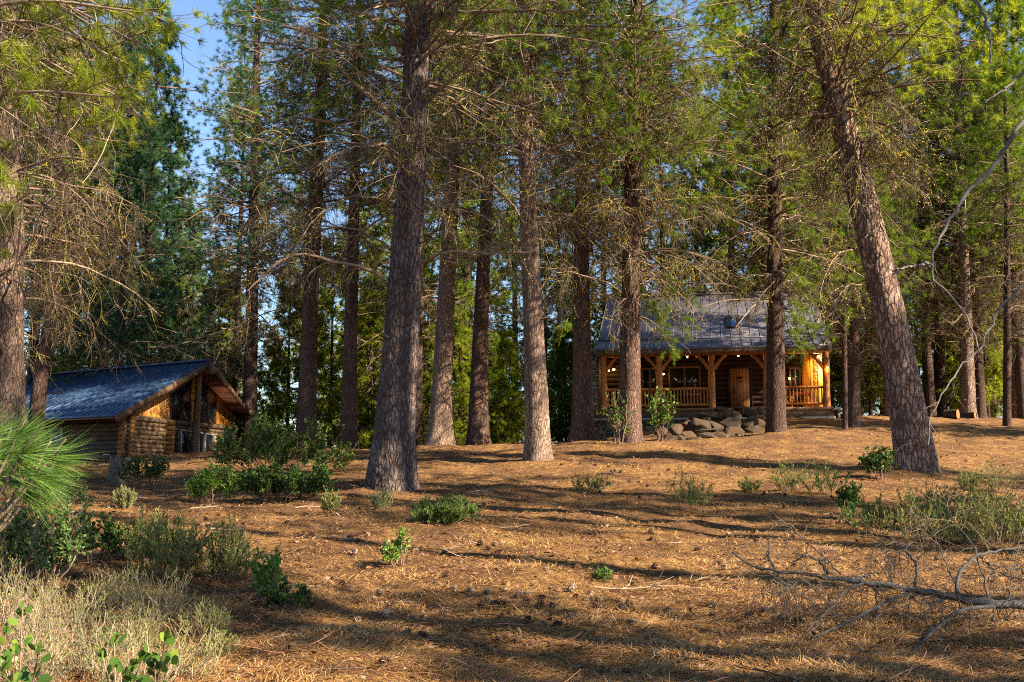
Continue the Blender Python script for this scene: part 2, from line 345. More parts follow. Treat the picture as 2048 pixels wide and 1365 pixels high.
def mat_glass(name, col, rough=.06):
    m, t, out = newmat(name); pbsdf(t, out, col, rough, None, 0, .3); return m
M['glass'] = mat_glass('dark_glass', (.012, .014, .018)); M['sky_glass'] = mat_glass('sky_tint_glass', (.03, .10, .26), .08)  # sky_glass: the sky's blue reflection is put into its base colour
M['bulb'] = mat_emit('warm_bulb', (1.0, .52, .14), 4.5)

# ------------------------------------------------------------------ the porch house on the right
HO = at(1207, 819, 48.0); HA = math.radians(-11); HU = np.array((math.cos(HA), math.sin(HA))); HV = np.array((-math.sin(HA), math.cos(HA)))
def hu(px, v=0.0):
    d0 = ray(px, 700)[0]; return (d0 * (HO[1] + HV[1] * v) - HO[0] - HV[0] * v) / (HU[0] - d0 * HU[1])
def hz(px, py, v=0.0):
    u = hu(px, v); Yd = HO[1] + HU[1] * u + HV[1] * v; return at(px, py, Yd)[2] - HO[2]
def hzu(u, py, v):      # height of a pixel row at a known u
    Xd = HO[0] + HU[0] * u + HV[0] * v; Yd = HO[1] + HU[1] * u + HV[1] * v; return at(1024 + F * Xd / Yd, py, Yd)[2] - HO[2]
house = thing('porch_house', HO, 'log house with a railed front porch, lit lamps and grey metal roof', 'house', rz=HA)
u0, u1 = 0.0, hu(1650); uL, uR = -.45, u1 + .25; VW = 2.5
zb = hz(1370, 706) ; ze = hz(1370, 694.5, -.7)
b = MB(); b.box(((uL + uR) / 2, 1.15, -.07), (uR - uL, 2.8, .14)); b.build('porch_deck', M['deck'], house)
b = MB(); b.box(((uL + uR) / 2, -.16, -.30), (uR - uL + .04, .10, .30)); b.build('deck_fascia', M['fascia'], house)
b = MB(); b.box(((uL + uR) / 2, .9, -.505), (uR - uL + .16, 2.4, .10)); b.build('ledge', M['concrete'], house)
b = MB(); b.box(((uL + uR) / 2, 4.9, -1.9), (uR - uL, 10.2, 2.7)); b.build('foundation', M['stone'], house)
b = MB(); b.box((uL - .02, .6, .2), (.42, 1.6, 5.6)); b.build('stone_pier', M['stone'], house)
# back wall of round dark logs, with side and rear walls
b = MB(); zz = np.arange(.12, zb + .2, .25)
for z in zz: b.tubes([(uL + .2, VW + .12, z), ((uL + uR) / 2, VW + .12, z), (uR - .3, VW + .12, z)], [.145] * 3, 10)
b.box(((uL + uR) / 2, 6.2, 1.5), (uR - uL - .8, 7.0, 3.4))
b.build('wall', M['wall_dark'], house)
# roof : two slopes with a flared porch eave, standing seams
uA, uB = hu(1188, -.7), hu(1664, -.7); um = (uA + uB) / 2
ev = (-.75, hzu(um, 694, -.75)); bk = (.9, hzu(um, 677, .9)); rv = (6.4, hzu(um, 590, 6.4)); bv = (13.5, ev[1])
th = .12
def slope_slab(mb, p, q, mat=0):
    mb.prism([(uA, p[0], p[1]), (uB, p[0], p[1]), (uB, q[0], q[1]), (uA, q[0], q[1])], (0, 0, -th), mat)
b = MB(); slope_slab(b, ev, bk); slope_slab(b, bk, rv); slope_slab(b, rv, bv)
for u in np.arange(uA + .03, uB, .46):
    for p, q in ((ev, bk), (bk, rv)): b.beam((u, p[0], p[1] + .008), (u, q[0], q[1] + .008), .022, .03)
b.beam((uA, rv[0], rv[1] + .03), (uB, rv[0], rv[1] + .03), .3, .07); b.beam((uA, bk[0], bk[1] + .012), (uB, bk[0], bk[1] + .012), .12, .03)
roof = b.build('roof', M['roof_grey'], house)
b = MB(); b.box((um, ev[0] + .03, ev[1] - .20), (uB - uA, .06, .2)); b.build('eave_board', M['fascia'], house)
for uu, sgn in ((uA + .03, 1), (uB - .03, -1)):
    b = MB()
    for p, q in ((ev, bk), (bk, rv)): b.beam((uu, p[0], p[1] - .2), (uu, q[0], q[1] - .2), .06, .2)
    b.build('rake_board', M['fascia'], house)
for uu in (uL + .4, uR - .5):
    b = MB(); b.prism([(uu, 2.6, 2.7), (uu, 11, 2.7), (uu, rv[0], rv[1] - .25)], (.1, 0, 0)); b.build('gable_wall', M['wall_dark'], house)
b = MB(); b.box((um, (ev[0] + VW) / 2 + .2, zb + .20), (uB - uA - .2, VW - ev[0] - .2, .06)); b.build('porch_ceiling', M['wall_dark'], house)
b = MB(); b.tubes([(uL, 0, zb), (um, 0, zb + .01), (uR, 0, zb)], [.17, .165, .17], 14, caps=True); b.build('porch_beam', M['porch_wood'], house, smooth=True)
# skylight on the main slope
def slope_pt(px, py):
    lo, hi = bk[0], rv[0]
    for _ in range(40):
        v = (lo + hi) / 2; zs = bk[1] + (rv[1] - bk[1]) * (v - bk[0]) / (rv[0] - bk[0])
        if hz(px, py, v) > zs: lo = v
        else: hi = v
    return np.array((hu(px, v), v, zs))
c1, c2 = slope_pt(1456, 657), slope_pt(1476, 636); sl = np.array((0, rv[0] - bk[0], rv[1] - bk[1])); sl /= np.linalg.norm(sl); nn = np.cross((1, 0, 0), sl)
Ms = np.stack([(1, 0, 0), sl, nn], 1); cc = (c1 + c2) / 2; sw = c2[0] - c1[0]; sh = np.linalg.norm((c2 - c1)[1:])
b = MB(); 
for dx, dy, sxx, syy in ((-sw / 2, 0, .1, sh), (sw / 2, 0, .1, sh), (0, -sh / 2, sw + .1, .14), (0, sh / 2, sw + .1, .1)):
    b.box(cc + Ms @ np.array((dx, dy, .05)), (sxx, syy, .10), Ms)
skyl = b.build('skylight', M['iron'], roof); b = MB(); b.box(cc + Ms @ np.array((0, 0, .07)), (sw - .1, sh - .1, .03), Ms); b.build('pane', M['sky_glass'], skyl)
# posts with curved braces
posts = [hu(p) for p in (1207, 1318, 1422, 1532, 1650)]
rs = np.random.default_rng(5)
for i, u in enumerate(posts):
    b = MB(); z = np.linspace(0, zb - .1, 14); b.tubes(np.stack([u + .012 * np.sin(z * 2 + i), 0 * z, z], 1), .17 + .012 * np.sin(z * 3.1 + i * 2) - .006 * z, 14)
    p_ = b.build('post', M['porch_wood'], house, smooth=True)
    for s in (-1, 1):
        if (i == 0 and s < 0) or (i == 4 and s > 0): continue
        b = MB(); q = resample([(u + s * .08, 0, zb - .85), (u + s * .36, 0, zb - .45), (u + s * .66, 0, zb - .12)], 7); b.tubes(q, np.linspace(.10, .085, 7), 10, caps=True)
        b.build('brace', M['porch_wood'], p_, smooth=True)
for i in (0, 1, 3):
    a, c = posts[i] + .12, posts[i + 1] - .12
    b = MB(); b.tubes([(a, 0, .92), ((a + c) / 2, 0, .93), (c, 0, .92)], [.065] * 3, 10); b.tubes([(a, 0, .16), ((a + c) / 2, 0, .16), (c, 0, .16)], [.06] * 3, 10)
    rail = b.build('railing', M['porch_wood'], house, smooth=True)
    for u in np.linspace(a + .1, c - .1, max(4, int((c - a) / .155))):
        b = MB(); dx = rs.normal(0, .006); b.tubes([(u, 0, .15), (u + dx, 0, .5), (u, 0, .93)], [.036, .034, .036], 7); b.build('baluster', M['porch_wood'], rail, smooth=True)
# door, windows, wall panel coloured as a patch of sunlight
dv = VW - .06; dl, dr = hu(1458.5, dv), hu(1497, dv); dt = hz(1478, 738, dv)
b = MB(); b.box(((dl + dr) / 2, dv - .03, dt / 2 + .02), (dr - dl, .07, dt - .04)); door = b.build('door', M['door'], house)
b = MB(); b.box((dl + .13, dv - .10, 1.02), (.05, .06, .34)); b.build('handle', M['iron'], door)
b = MB(); b.box(((dl + dr) / 2 + .02, dv - .075, 1.62), (.30, .02, .10)); b.tubes([((dl + dr) / 2 - .1, dv - .075, 1.45), ((dl + dr) / 2, dv - .08, 1.40), ((dl + dr) / 2 + .12, dv - .075, 1.45)], [.025] * 3, 6); b.build('plaque', M['iron'], door)
b = MB()
for x in (dl - .07, dr + .07): b.box((x, dv - .01, dt / 2 + .03), (.13, .09, dt + .06))
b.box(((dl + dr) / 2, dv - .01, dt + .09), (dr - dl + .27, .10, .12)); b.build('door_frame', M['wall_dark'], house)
def hwin(pl, pr, pt, pb_, nm='window'):
    l, r = hu(pl, dv), hu(pr, dv); t_, b_ = hz((pl + pr) / 2, pt, dv), hz((pl + pr) / 2, pb_, dv); q = MB()
    for x in (l, r, (l + r) / 2): q.box((x, dv - .02, (t_ + b_) / 2), (.08, .10, t_ - b_ - .08))
    for z in (t_, b_): q.box(((l + r) / 2, dv - .02, z), (r - l + .1, .11, .09))
    f = q.build(nm, M['fascia'], house); q = MB(); q.box(((l + r) / 2, dv - .01, (t_ + b_) / 2), (r - l, .05, t_ - b_)); q.build('pane', M['glass'], f)
hwin(1284, 1313, 738, 790); hwin(1338, 1398, 735, 790); hwin(1578, 1598, 737, 775)
gl, gr = hu(1602, dv - .1), hu(1646, dv - .1)
b = MB(); b.box(((gl + gr) / 2, dv - .12, 1.38), (gr - gl, .06, 2.74)); b.build('sun_patch_panel', M['sunlit_siding'], house)
b = MB(); b.box((uR - .45, dv + .0, 1.4), (.3, .3, 2.8)); b.build('corner_post', M['porch_wood'], house)
# steps at the right end
for k in range(3):
    b = MB(); b.box((uR + .28 + k * .33, .35, -.14 - k * .19), (.36, 1.3, .10)); b.build('step', M['concrete'], house)
b = MB(); b.box((uR + .2, .35, -.4), (.1, 1.2, .5)); b.box((uR + .5, .35, -.55), (.1, 1.2, .45)); b.build('step_support', M['fascia'], house)
# lit lamps
def lamp(px, py, v, r, en, wall=False):
    u = hu(px, v); z = hz(px, py, v); q = MB(); q.tubes([(u, v, z + .02), (u, v, z + .1), (u, v, z + .16)], [.055, .05, .02], 8)
    if wall: q.beam((u, v, z + .13), (u, dv + .1, z + .13), .04, .04)
    l = q.build('lamp_fitting', M['iron'], house); q = MB(); k = np.linspace(0, math.pi, 6); q.tubes(np.stack([u + 0 * k, v + 0 * k, z - r * np.cos(k) - .01], 1), r * np.sin(k) + .004, 8); q.build('bulb', M['bulb'], l, smooth=True)
    ld = bpy.data.lights.new('porch_light', 'POINT'); ld.energy = en * .22; ld.color = (1, .46, .12); ld.shadow_soft_size = .08; lo = bpy.data.objects.new('porch_light', ld); COL.objects.link(lo); lo.parent = house; lo.location = (u, v - .15, z - r - .06)
lamp(1216, 741, VW - .3, .06, 14, True); lamp(1227, 739, VW - .3, .06, 10, True); lamp(1374, 714, .8, .04, 16); lamp(1476, 712, .8, .04, 16); lamp(1636, 713, .8, .06, 110); lamp(1653, 735, -.1, .07, 18)
lamp(1326, 748, VW - .3, .05, 5, True); lamp(1577, 757, VW - .3, .05, 8, True)
# table on the porch
tc = np.array((hu(1597, 1.4), 1.4, 0)); tw = HU * tc[0] + HV * tc[1]
tb = thing('porch_table', (HO[0] + tw[0], HO[1] + tw[1], HO[2]), 'small table with a red top standing on the porch by the sun patch panel', 'table', rz=HA)
b = MB(); b.box((0, 0, .72), (1.0, .7, .05)); b.build('table_top', M['red_cloth'], tb)
for x in (-.42, .42):
    for y in (-.27, .27): b = MB(); b.box((x, y, .348), (.06, .06, .695)); b.build('leg', M['porch_wood'], tb)

# ------------------------------------------------------------------ the log cabin on the left
C0 = at(250, 916, 38.0); G = np.array((math.sin(math.radians(4)), math.cos(math.radians(4)), 0)); R_ = np.array((-math.sin(math.radians(56)), math.cos(math.radians(56)), 0)); GN = np.array((G[1], -G[0], 0)); RN = np.array((-R_[1], R_[0], 0.0))
def plane_px(px, py, n, off):
    d = ray(px, py); o = np.array((0, 0, CAMZ)); s = (n @ (C0 - o) + off) / (n @ d); return o + d * s - C0
def gp(px, py, off=0.0): return plane_px(px, py, GN, off)
def sp(px, py, off=0.0): return plane_px(px, py, RN, off)
cabin = thing('log_cabin', C0, 'weathered log cabin with a blue metal gable roof and amber boards between tall dark windows', 'cabin')
E0, A0, E1 = gp(232, 829, .7), gp(420, 722, 1.3), gp(509, 834, .7); LR = R_ * 18
UZ = np.array((0, 0, 1.0))
b = MB()
for p, q in ((E0, A0), (E1, A0)):
    b.prism([p, q, q + LR, p + LR] if p is E0 else [q, p, p + LR, q + LR], -UZ * .10)
for k in np.arange(0.05, 18, .42):
    b.beam(E0 + R_ * k + UZ * .02, A0 + R_ * k + UZ * .02, .035, .05); 
b.beam(A0 + UZ * .03, A0 + LR + UZ * .03, .35, .07)
b.build('roof', M['roof_blue'], cabin)
b = MB(); b.prism([E1 + R_ * .05 - UZ * .11, A0 + R_ * .05 - UZ * .11, A0 + LR - UZ * .11, E1 + LR - UZ * .11], -UZ * .04); b.prism([E0 + R_ * .05 - UZ * .11, A0 + R_ * .05 - UZ * .11, A0 + LR - UZ * .11, E0 + LR - UZ * .11], -UZ * .04)
b.build('soffit', M['soffit'], cabin)
for p in (E0, E1):
    b = MB(); b.beam(p - UZ * .16 - R_ * .03, A0 - UZ * .16 - R_ * .03, .07, .24); b.build('rake_board', M['fascia'], cabin)
b = MB(); rt = A0 - UZ * .45; b.tubes([rt - R_ * .55, rt, rt + R_ * 4], [.15] * 3, 10, caps=True); b.build('ridge_beam', M['log_brown'], cabin)
Wg = float(gp(487, 880) @ G); zpl = float(gp(260, 833)[2]); apx = gp(397, 745)
# log walls : gable and long side, ends crossing at the corner
def logs(name, a, dirv, L, ends, n, mat, over, z0=-.9, ztop=zpl):
    q = MB(); zs = np.arange(z0, ztop, .172); rr = np.random.default_rng(n)
    for i, z in enumerate(zs):
        x = np.linspace(-over, L + ends, 8); r = .094 + rr.normal(0, .005, 8)
        q.tubes(a + dirv[None] * x[:, None] + np.array((0, 0, z)) + rr.normal(0, .006, (8, 3)), r, 9, caps=True)
    return q.build(name, mat, cabin)
logs('gable_wall', np.zeros(3), G, Wg, .35, 1, M['log_brown'], .42)
logs('side_wall', np.array((0, 0, .1)), R_, 16.5, .3, 2, M['log_side'], .40, ztop=zpl - .1)
lw = float(gp(331, 870) @ G)
q = MB()
for z in np.arange(-.8, zpl - .1, .205): q.tubes([G * lw - GN * .1 + UZ * z, G * lw + GN * .15 + UZ * z, G * lw + GN * .38 + UZ * z], [.115] * 3, 9, caps=True)
q.build('cross_log_ends', M['log_end'], cabin)
q = MB()
for z in np.arange(-.7, zpl, .205): q.tubes([G * Wg + UZ * z, G * Wg + GN * .2 + UZ * z, G * Wg + GN * .4 + UZ * z], [.115] * 3, 9, caps=True)
q.build('cross_log_ends', M['log_end'], cabin)
q = MB()
for z in np.arange(-.8, zpl + .1, .172):
    q.tubes([-R_ * .24 + UZ * (z + .086), -R_ * .30 + UZ * (z + .086), -R_ * .42 + UZ * (z + .086)], [.1, .102, .099], 9, caps=True)
    q.tubes([-G * .3 + UZ * z, -G * .4 + UZ * z, -G * .50 + UZ * z], [.1, .102, .099], 9, caps=True)
q.build('corner_log_ends', M['log_end'], cabin)
# board gable above the plate log
gpoly = [UZ * zpl - G * .1, G * (Wg + .1) + UZ * zpl]
axw = float(apx @ G); az = float(A0[2]) - .25
e0z = zpl + .05
b = MB(); b.prism([UZ * (zpl - .02), G * (Wg + .1) + UZ * (zpl - .02), G * axw + UZ * az], GN * .06); b.build('gable_boards', M['siding'], cabin)
b = MB(); b.tubes([G * -.1 + UZ * (zpl - .05) + GN * .06, G * Wg * .5 + UZ * (zpl - .05) + GN * .06, G * (Wg + .2) + UZ * (zpl - .05) + GN * .06], [.12] * 3, 10, caps=True); b.build('plate_log', M['log_brown'], cabin)
def gpoly_win(pxs, name, inner=.05, matf=None):
    P = np.array([gp(x, y, .10) for x, y in pxs]); b = MB(); n = len(P)
    for i in range(n): b.beam(P[i], P[(i + 1) % n], .05, .045, up=tuple(GN))
    f = b.build(name, matf or M['fascia'], cabin); b = MB(); b.prism(P, GN * .02); b.build('pane', M['glass'], f)
gpoly_win([(342, 841), (342, 788), (382, 759), (381, 847)], 'window'); gpoly_win([(400, 850), (401, 758), (433, 792), (431, 855)], 'window')
gpoly_win([(338, 912), (340, 857), (362, 860), (362, 912)], 'sliding_door', matf=M['white_frame']); gpoly_win([(363, 912), (363, 860), (386, 864), (386, 912)], 'sliding_door', matf=M['white_frame'])
gpoly_win([(398, 912), (398, 866), (409, 868), (409, 912)], 'sliding_door', matf=M['white_frame']); gpoly_win([(411, 912), (411, 868), (430, 871), (430, 912)], 'sliding_door', matf=M['white_frame'])
pb_, pt_ = gp(389, 916, .55), gp(398.5, 741, .55); b = MB(); b.tubes(resample([pb_ - UZ * .6, (pb_ + pt_) / 2, pt_], 8), np.linspace(.17, .135, 8), 12); b.build('post', M['log_brown'], cabin, smooth=True)
P = np.array([sp(104, 897, .16), sp(104, 858, .16), sp(124, 856, .16), sp(124, 896, .16)]); b = MB()
for i in range(4): b.beam(P[i], P[(i + 1) % 4], .07, .09, up=tuple(RN))
f = b.build('window', M['white_frame'], cabin); b = MB(); b.prism(P, RN * .02); b.build('pane', M['sky_glass'], f)
# ------------------------------------------------------------------ tree growing (all numpy, polylines in batches)
def unit(v): return v / (np.linalg.norm(v, axis=-1, keepdims=True) + 1e-9)
def grow(start, d, L, K, droop, wig, rng, curl=0.0):
    n = len(start); P = np.empty((n, K, 3)); P[:, 0] = start; d = unit(np.array(d, float)); st = (np.asarray(L) / (K - 1))[:, None]
    bend = rng.normal(0, 1, (n, 3)) * curl
    for k in range(1, K):
        d = unit(d + rng.normal(0, wig, (n, 3)) + bend + np.array((0, 0, -1.0)) * np.asarray(droop).reshape(-1, 1)); P[:, k] = P[:, k - 1] + d * st
    return P
def sprout(P, n, rng, t0=.2, t1=1.0, a0=35, a1=75, down=0.0):
    m, K, _ = P.shape; t = rng.uniform(t0, t1, (m, n)) * (K - 1); i = np.minimum(t.astype(int), K - 2); f = (t - i)[..., None]; r = np.arange(m)[:, None]
    A, B = P[r, i], P[r, i + 1]; T = unit(B - A); q = rng.normal(0, 1, T.shape); q -= (q * T).sum(-1, keepdims=True) * T; q = unit(q)
    an = np.radians(rng.uniform(a0, a1, (m, n, 1))); D = np.cos(an) * T + np.sin(an) * q; D[..., 2] -= down
    return (A + (B - A) * f).reshape(-1, 3), unit(D).reshape(-1, 3), (t / (K - 1)).ravel()
def rad(n, K, r0, r1):
    return np.asarray(r0).reshape(-1, 1) * np.ones((n, 1)) * (1 - np.linspace(0, 1, K)) + np.asarray(r1).reshape(-1, 1) * np.ones((n, 1)) * np.linspace(0, 1, K)
def needles(mb, base, ax, n, L, wd, rng, s0=15, s1=75, back=.10, mat=0):
    m = len(base)
    if m == 0: return
    ax = unit(ax)[:, None]; q = rng.normal(0, 1, (m, n, 3)); q -= (q * ax).sum(-1, keepdims=True) * ax; q = unit(q)
    an = np.radians(rng.uniform(s0, s1, (m, n, 1))); D = np.cos(an) * ax + np.sin(an) * q; D[..., 2] -= .08; D = unit(D)
    b = base[:, None] - ax * rng.uniform(0, back, (m, n, 1)); tip = b + D * (L * rng.uniform(.7, 1.1, (m, n, 1)))
    s = np.cross(D, rng.normal(0, 1, (m, n, 3))); s = unit(s) * wd * .5
    V = np.stack([b - s, b + s, tip], 2).reshape(-1, 3); mb.add(V, np.arange(len(V)).reshape(-1, 3), mat)
def blobs(mb, P, r, rng, mat=0):
    """small ragged lumps of lichen"""
    n = len(P)
    if n == 0: return
    o = np.array([(1, 0, 0), (-1, 0, 0), (0, 1, 0), (0, -1, 0), (0, 0, 1), (0, 0, -1)], float)
    V = P[:, None] + o[None] * (r * rng.uniform(.5, 1.4, (n, 6, 1))) + rng.normal(0, .25, (n, 6, 3)) * r
    f = np.array([(0, 2, 4), (2, 1, 4), (1, 3, 4), (3, 0, 4), (2, 0, 5), (1, 2, 5), (3, 1, 5), (0, 3, 5)])
    mb.add(V.reshape(-1, 3), (f[None] + np.arange(n)[:, None, None] * 6).reshape(-1, 3), mat)
def make_trunk(C, R, sides, seed, flare=.35, rough=.02, step=.12, zflare=.9):
    rng = np.random.default_rng(seed); L = np.linalg.norm(np.diff(C, axis=0), axis=1).sum(); n = max(8, int(L / step)); q = resample(np.concatenate([C, R[:, None]], 1), n)
    P, r = q[:, :3], q[:, 3]; th = np.arange(sides) * 2 * math.pi / sides; z = P[:, 2] - P[0, 2]
    lob = np.zeros((n, sides))
    for k in (2, 3, 5, 7): lob += rng.uniform(.4, 1) / k * np.sin(k * th[None] + rng.uniform(0, 6) + .12 * z[:, None] * rng.normal())
    fl = flare * np.exp(-np.maximum(z, 0) / zflare * 2.0)
    rr = r[:, None] * (1 + fl[:, None] * (1 + .75 * lob) + .028 * lob) + rng.normal(0, rough, (n, sides)) * r[:, None]
    T = np.gradient(P, axis=0); T /= np.linalg.norm(T, axis=1, keepdims=True); A = np.cross(T, (0, 1, 0)); A /= np.linalg.norm(A, axis=1, keepdims=True); B = np.cross(T, A)
    V = P[:, None] + rr[..., None] * (np.cos(th)[None, :, None] * A[:, None] + np.sin(th)[None, :, None] * B[:, None])
    mb = MB(); k = np.arange(n - 1)[:, None] * sides; j = np.arange(sides)[None]; j2 = (j + 1) % sides
    mb.add(V.reshape(-1, 3), np.stack([k + j, k + j2, k + sides + j2, k + sides + j], -1).reshape(-1, 4)); return mb
def on_trunk(C, R, z, rng, az=None):
    x = np.interp(z, C[:, 2], C[:, 0]); y = np.interp(z, C[:, 2], C[:, 1]); r = np.interp(z, C[:, 2], R); az = rng.uniform(0, 2 * math.pi, len(z)) if az is None else az
    d = np.stack([np.cos(az), np.sin(az), 0 * az], 1); return np.stack([x, y, z], 1) + d * r[:, None] * .6, d
def dead_branches(mb, lich, C, R, z0, z1, n, Lm, seed, mats=(0, 1, 2), subs=10, tw=4, lr=.012, dens=1.0, up=.25, droop=.07, lichen=.05, zbias=1.0):
    """bare drooping limbs with hanging twigs between heights z0 and z1"""
    n = int(n * 1.75); lr = lr * 1.3; Lm = Lm * 1.12; rng = np.random.default_rng(seed); z = z0 + (z1 - z0) * rng.uniform(0, 1, n) ** zbias; S, d = on_trunk(C, R, z, rng)
    L = Lm * rng.uniform(.35, 1.15, n); d[:, 2] = rng.normal(up, .22, n)
    P1 = grow(S, d, L, 10, droop * rng.uniform(.5, 1.8, n), .09, rng, .03); r1 = .007 + .0075 * L
    mb.tubes(P1, rad(n, 10, r1, r1 * .3), 5, mats[0])
    s, d, t = sprout(P1, subs, rng, .18, 1, 30, 75, .15); L2 = np.repeat(L, subs) * rng.uniform(.14, .5, len(s)) * (1.15 - .5 * t)
    P2 = grow(s, d, L2, 7, .13 * rng.uniform(.2, 1.8, len(s)), .16, rng, .07); k = rng.uniform(0, 1, len(s)); r2 = np.full(len(s), lr * .62)
    for mi, a, b in ((mats[1], 0, .82), (mats[2], .82, 1.01)):
        q = (k >= a) & (k < b); mb.tubes(P2[q], rad(q.sum(), 7, r2[q], r2[q] * .45), 3, mi)
    s3, d3, _ = sprout(P2, tw, rng, .15, 1, 25, 80, .15); L3 = np.repeat(L2, tw) * rng.uniform(.25, .8, len(s3)) + .08; k3 = np.repeat(k, tw)
    P3 = grow(s3, d3, L3, 5, .16 * rng.uniform(0, 1.8, len(s3)), .22, rng, .12)
    for mi, a, b in ((mats[1], 0, .82), (mats[2], .82, 1.01)):
        q = (k3 >= a) & (k3 < b); mb.tubes(P3[q], rad(q.sum(), 5, np.full(q.sum(), lr * .38), np.full(q.sum(), lr * .2)), 3, mi)
    if lich is not None and lichen > 0:
        for PP, kk in ((P2, k), (P3, k3)):
            q = np.where(rng.uniform(0, 1, len(PP)) < np.where(kk > .82, lichen * 4.5, lichen * .25))[0]
            for rep in range(4):
                i = rng.integers(0, PP.shape[1] - 1, len(q)); f = rng.uniform(0, 1, (len(q), 1)); pt = PP[q, i] * (1 - f) + PP[q, i + 1] * f
                blobs(lich, pt, .0135, rng)
def green_branches(wood, ndl, C, R, z0, z1, n, Lf, seed, nn=16, nl=.19, nw=.008, subs=8, tuft=1, rise=.15, droop=.03, mat=0, wr=1.0):
    n = int(n * 1.55); nw = nw * 1.45; nn = int(nn * 1.9); nl = nl * 1.1; rng = np.random.default_rng(seed); z = rng.uniform(z0, z1, n); S, d = on_trunk(C, R, z, rng); u = (z - z0) / max(z1 - z0, .1)
    L = Lf(u) * rng.uniform(.6, 1.15, n); d[:, 2] = rng.normal(rise, .2, n) + .35 * u
    P1 = grow(S, d, L, 8, droop * rng.uniform(0, 2, n), .06, rng); r1 = (.008 + .009 * L) * wr; wood.tubes(P1, rad(n, 8, r1, r1 * .3), 4, 0)
    s, d, t = sprout(P1, subs, rng, .3, 1, 25, 65, -.1); L2 = np.repeat(L, subs) * rng.uniform(.12, .38, len(s)) + .12
    P2 = grow(s, d, L2, 5, -.02, .12, rng); wood.tubes(P2, rad(len(s), 5, np.full(len(s), .009 * wr), np.full(len(s), .004 * wr)), 3, 1)
    B = [P2[:, -1], P1[:, -1]]; A = [P2[:, -1] - P2[:, -2], P1[:, -1] - P1[:, -2]]
    for q in range(tuft):
        s3, d3, _ = sprout(P2, 1, rng, .35, .95, 25, 70, -.15); e = s3 + d3 * rng.uniform(.08, .3, (len(s3), 1)); wood.tubes(np.stack([s3, e], 1), np.full((len(s3), 2), .004 * wr), 3, 1); B.append(e); A.append(d3)
    needles(ndl, np.concatenate(B), np.concatenate(A), nn, nl, nw, rng, mat=mat)
TW = lambda dark=False: [M['limb'], M['twig_dark'] if dark else M['twig'], M['moss_twig']]

def pine(pts, Y, label, bark='bark_grey', H=27, group=None, seed=0, sides=40, flare=.48, dead=(2.5, 10, 50, 2.6), dkw={}, green=None, gkw={}, nmat='needle', lichen=True, base=None, dark=False, zfl=.9, extra=None, name='pine_tree', cat='pine tree', step=.12, dead2=None):
    """a pine whose trunk runs through photo points (px, py, width px) at depth Y; dead = (z0, z1, count, length), green = (z0, z1, count, longest)"""
    P = [at(px, py, Y) for px, py, _ in pts]; Rr = [w_ / 2 * Y / F for _, _, w_ in pts]
    g = base if base is not None else P[0]
    gz = float(zt(P[0][0], P[0][1])); P[0][2] = gz - .25 if base is None else P[0][2]
    if base is None and P[1][2] < gz + .1: P[1][2] = gz + .1
    o = np.array((P[0][0], P[0][1], gz)); P = np.array(P); Rr = np.array(Rr)
    top = P[-1]; dz = o[2] + H - top[2]
    if dz > .5:
        dr = (P[-1] - P[-2]) / (P[-1] - P[-2])[2]; dr[:2] *= .45
        P = np.concatenate([P, [top + dr * dz * .5, top + dr * dz]]); Rr = np.concatenate([Rr, [Rr[-1] * .62, .03]])
    C = P - o; root = thing(name, o, label, cat, group)
    tm_ = make_trunk(C, Rr, sides, seed, flare, .018, step, zfl); rq = np.random.default_rng(seed + 5); ns_ = 34
    S_, d_ = on_trunk(C, Rr, rq.uniform(.8, 14, ns_), rq); S_ += d_ * np.interp(S_[:, 2], C[:, 2], Rr)[:, None] * .3; d_[:, 2] = rq.normal(-.1, .35, ns_); P_ = grow(S_, d_, rq.uniform(.1, .42, ns_), 4, .05, .1, rq); q_ = rq.uniform(.010, .03, ns_); tm_.tubes(P_, rad(ns_, 4, q_, q_ * .55), 6)
    tr = tm_.build('trunk', M[bark], root, smooth=True)
    dm, lm, gm_, nd = MB(), MB(), MB(), MB()
    fine = resample(np.concatenate([C, Rr[:, None]], 1), 60); fc, fr = fine[:, :3], fine[:, 3]; zo = np.argsort(fc[:, 2]); fc, fr = fc[zo], fr[zo]
    if dead: dead_branches(dm, lm if lichen else None, fc, fr, *dead, seed + 1, **dkw)
    if dead2: dead_branches(dm, lm if lichen else None, fc, fr, *dead2[:4], seed + 7, **dead2[4])
    if extra: extra(root, o, dm, lm, nd)
    if dm.n: dc = dm.build('bare_crown', TW(dark), root)
    if lm.n: lm.build('lichen_clumps', M['lichen'], dc)
    if green:
        Lg = green[3]; kw = dict(nn=16); kw.update(gkw); green_branches(gm_, nd, fc, fr, green[0], min(green[1], H - .3), green[2], lambda u: Lg * (1 - .75 * u ** 1.5), seed + 2, **kw)
        gm_.build('crown_wood', TW(dark), root)
    if nd.n: nd.build('needle_crown', M[nmat], root)
    return root
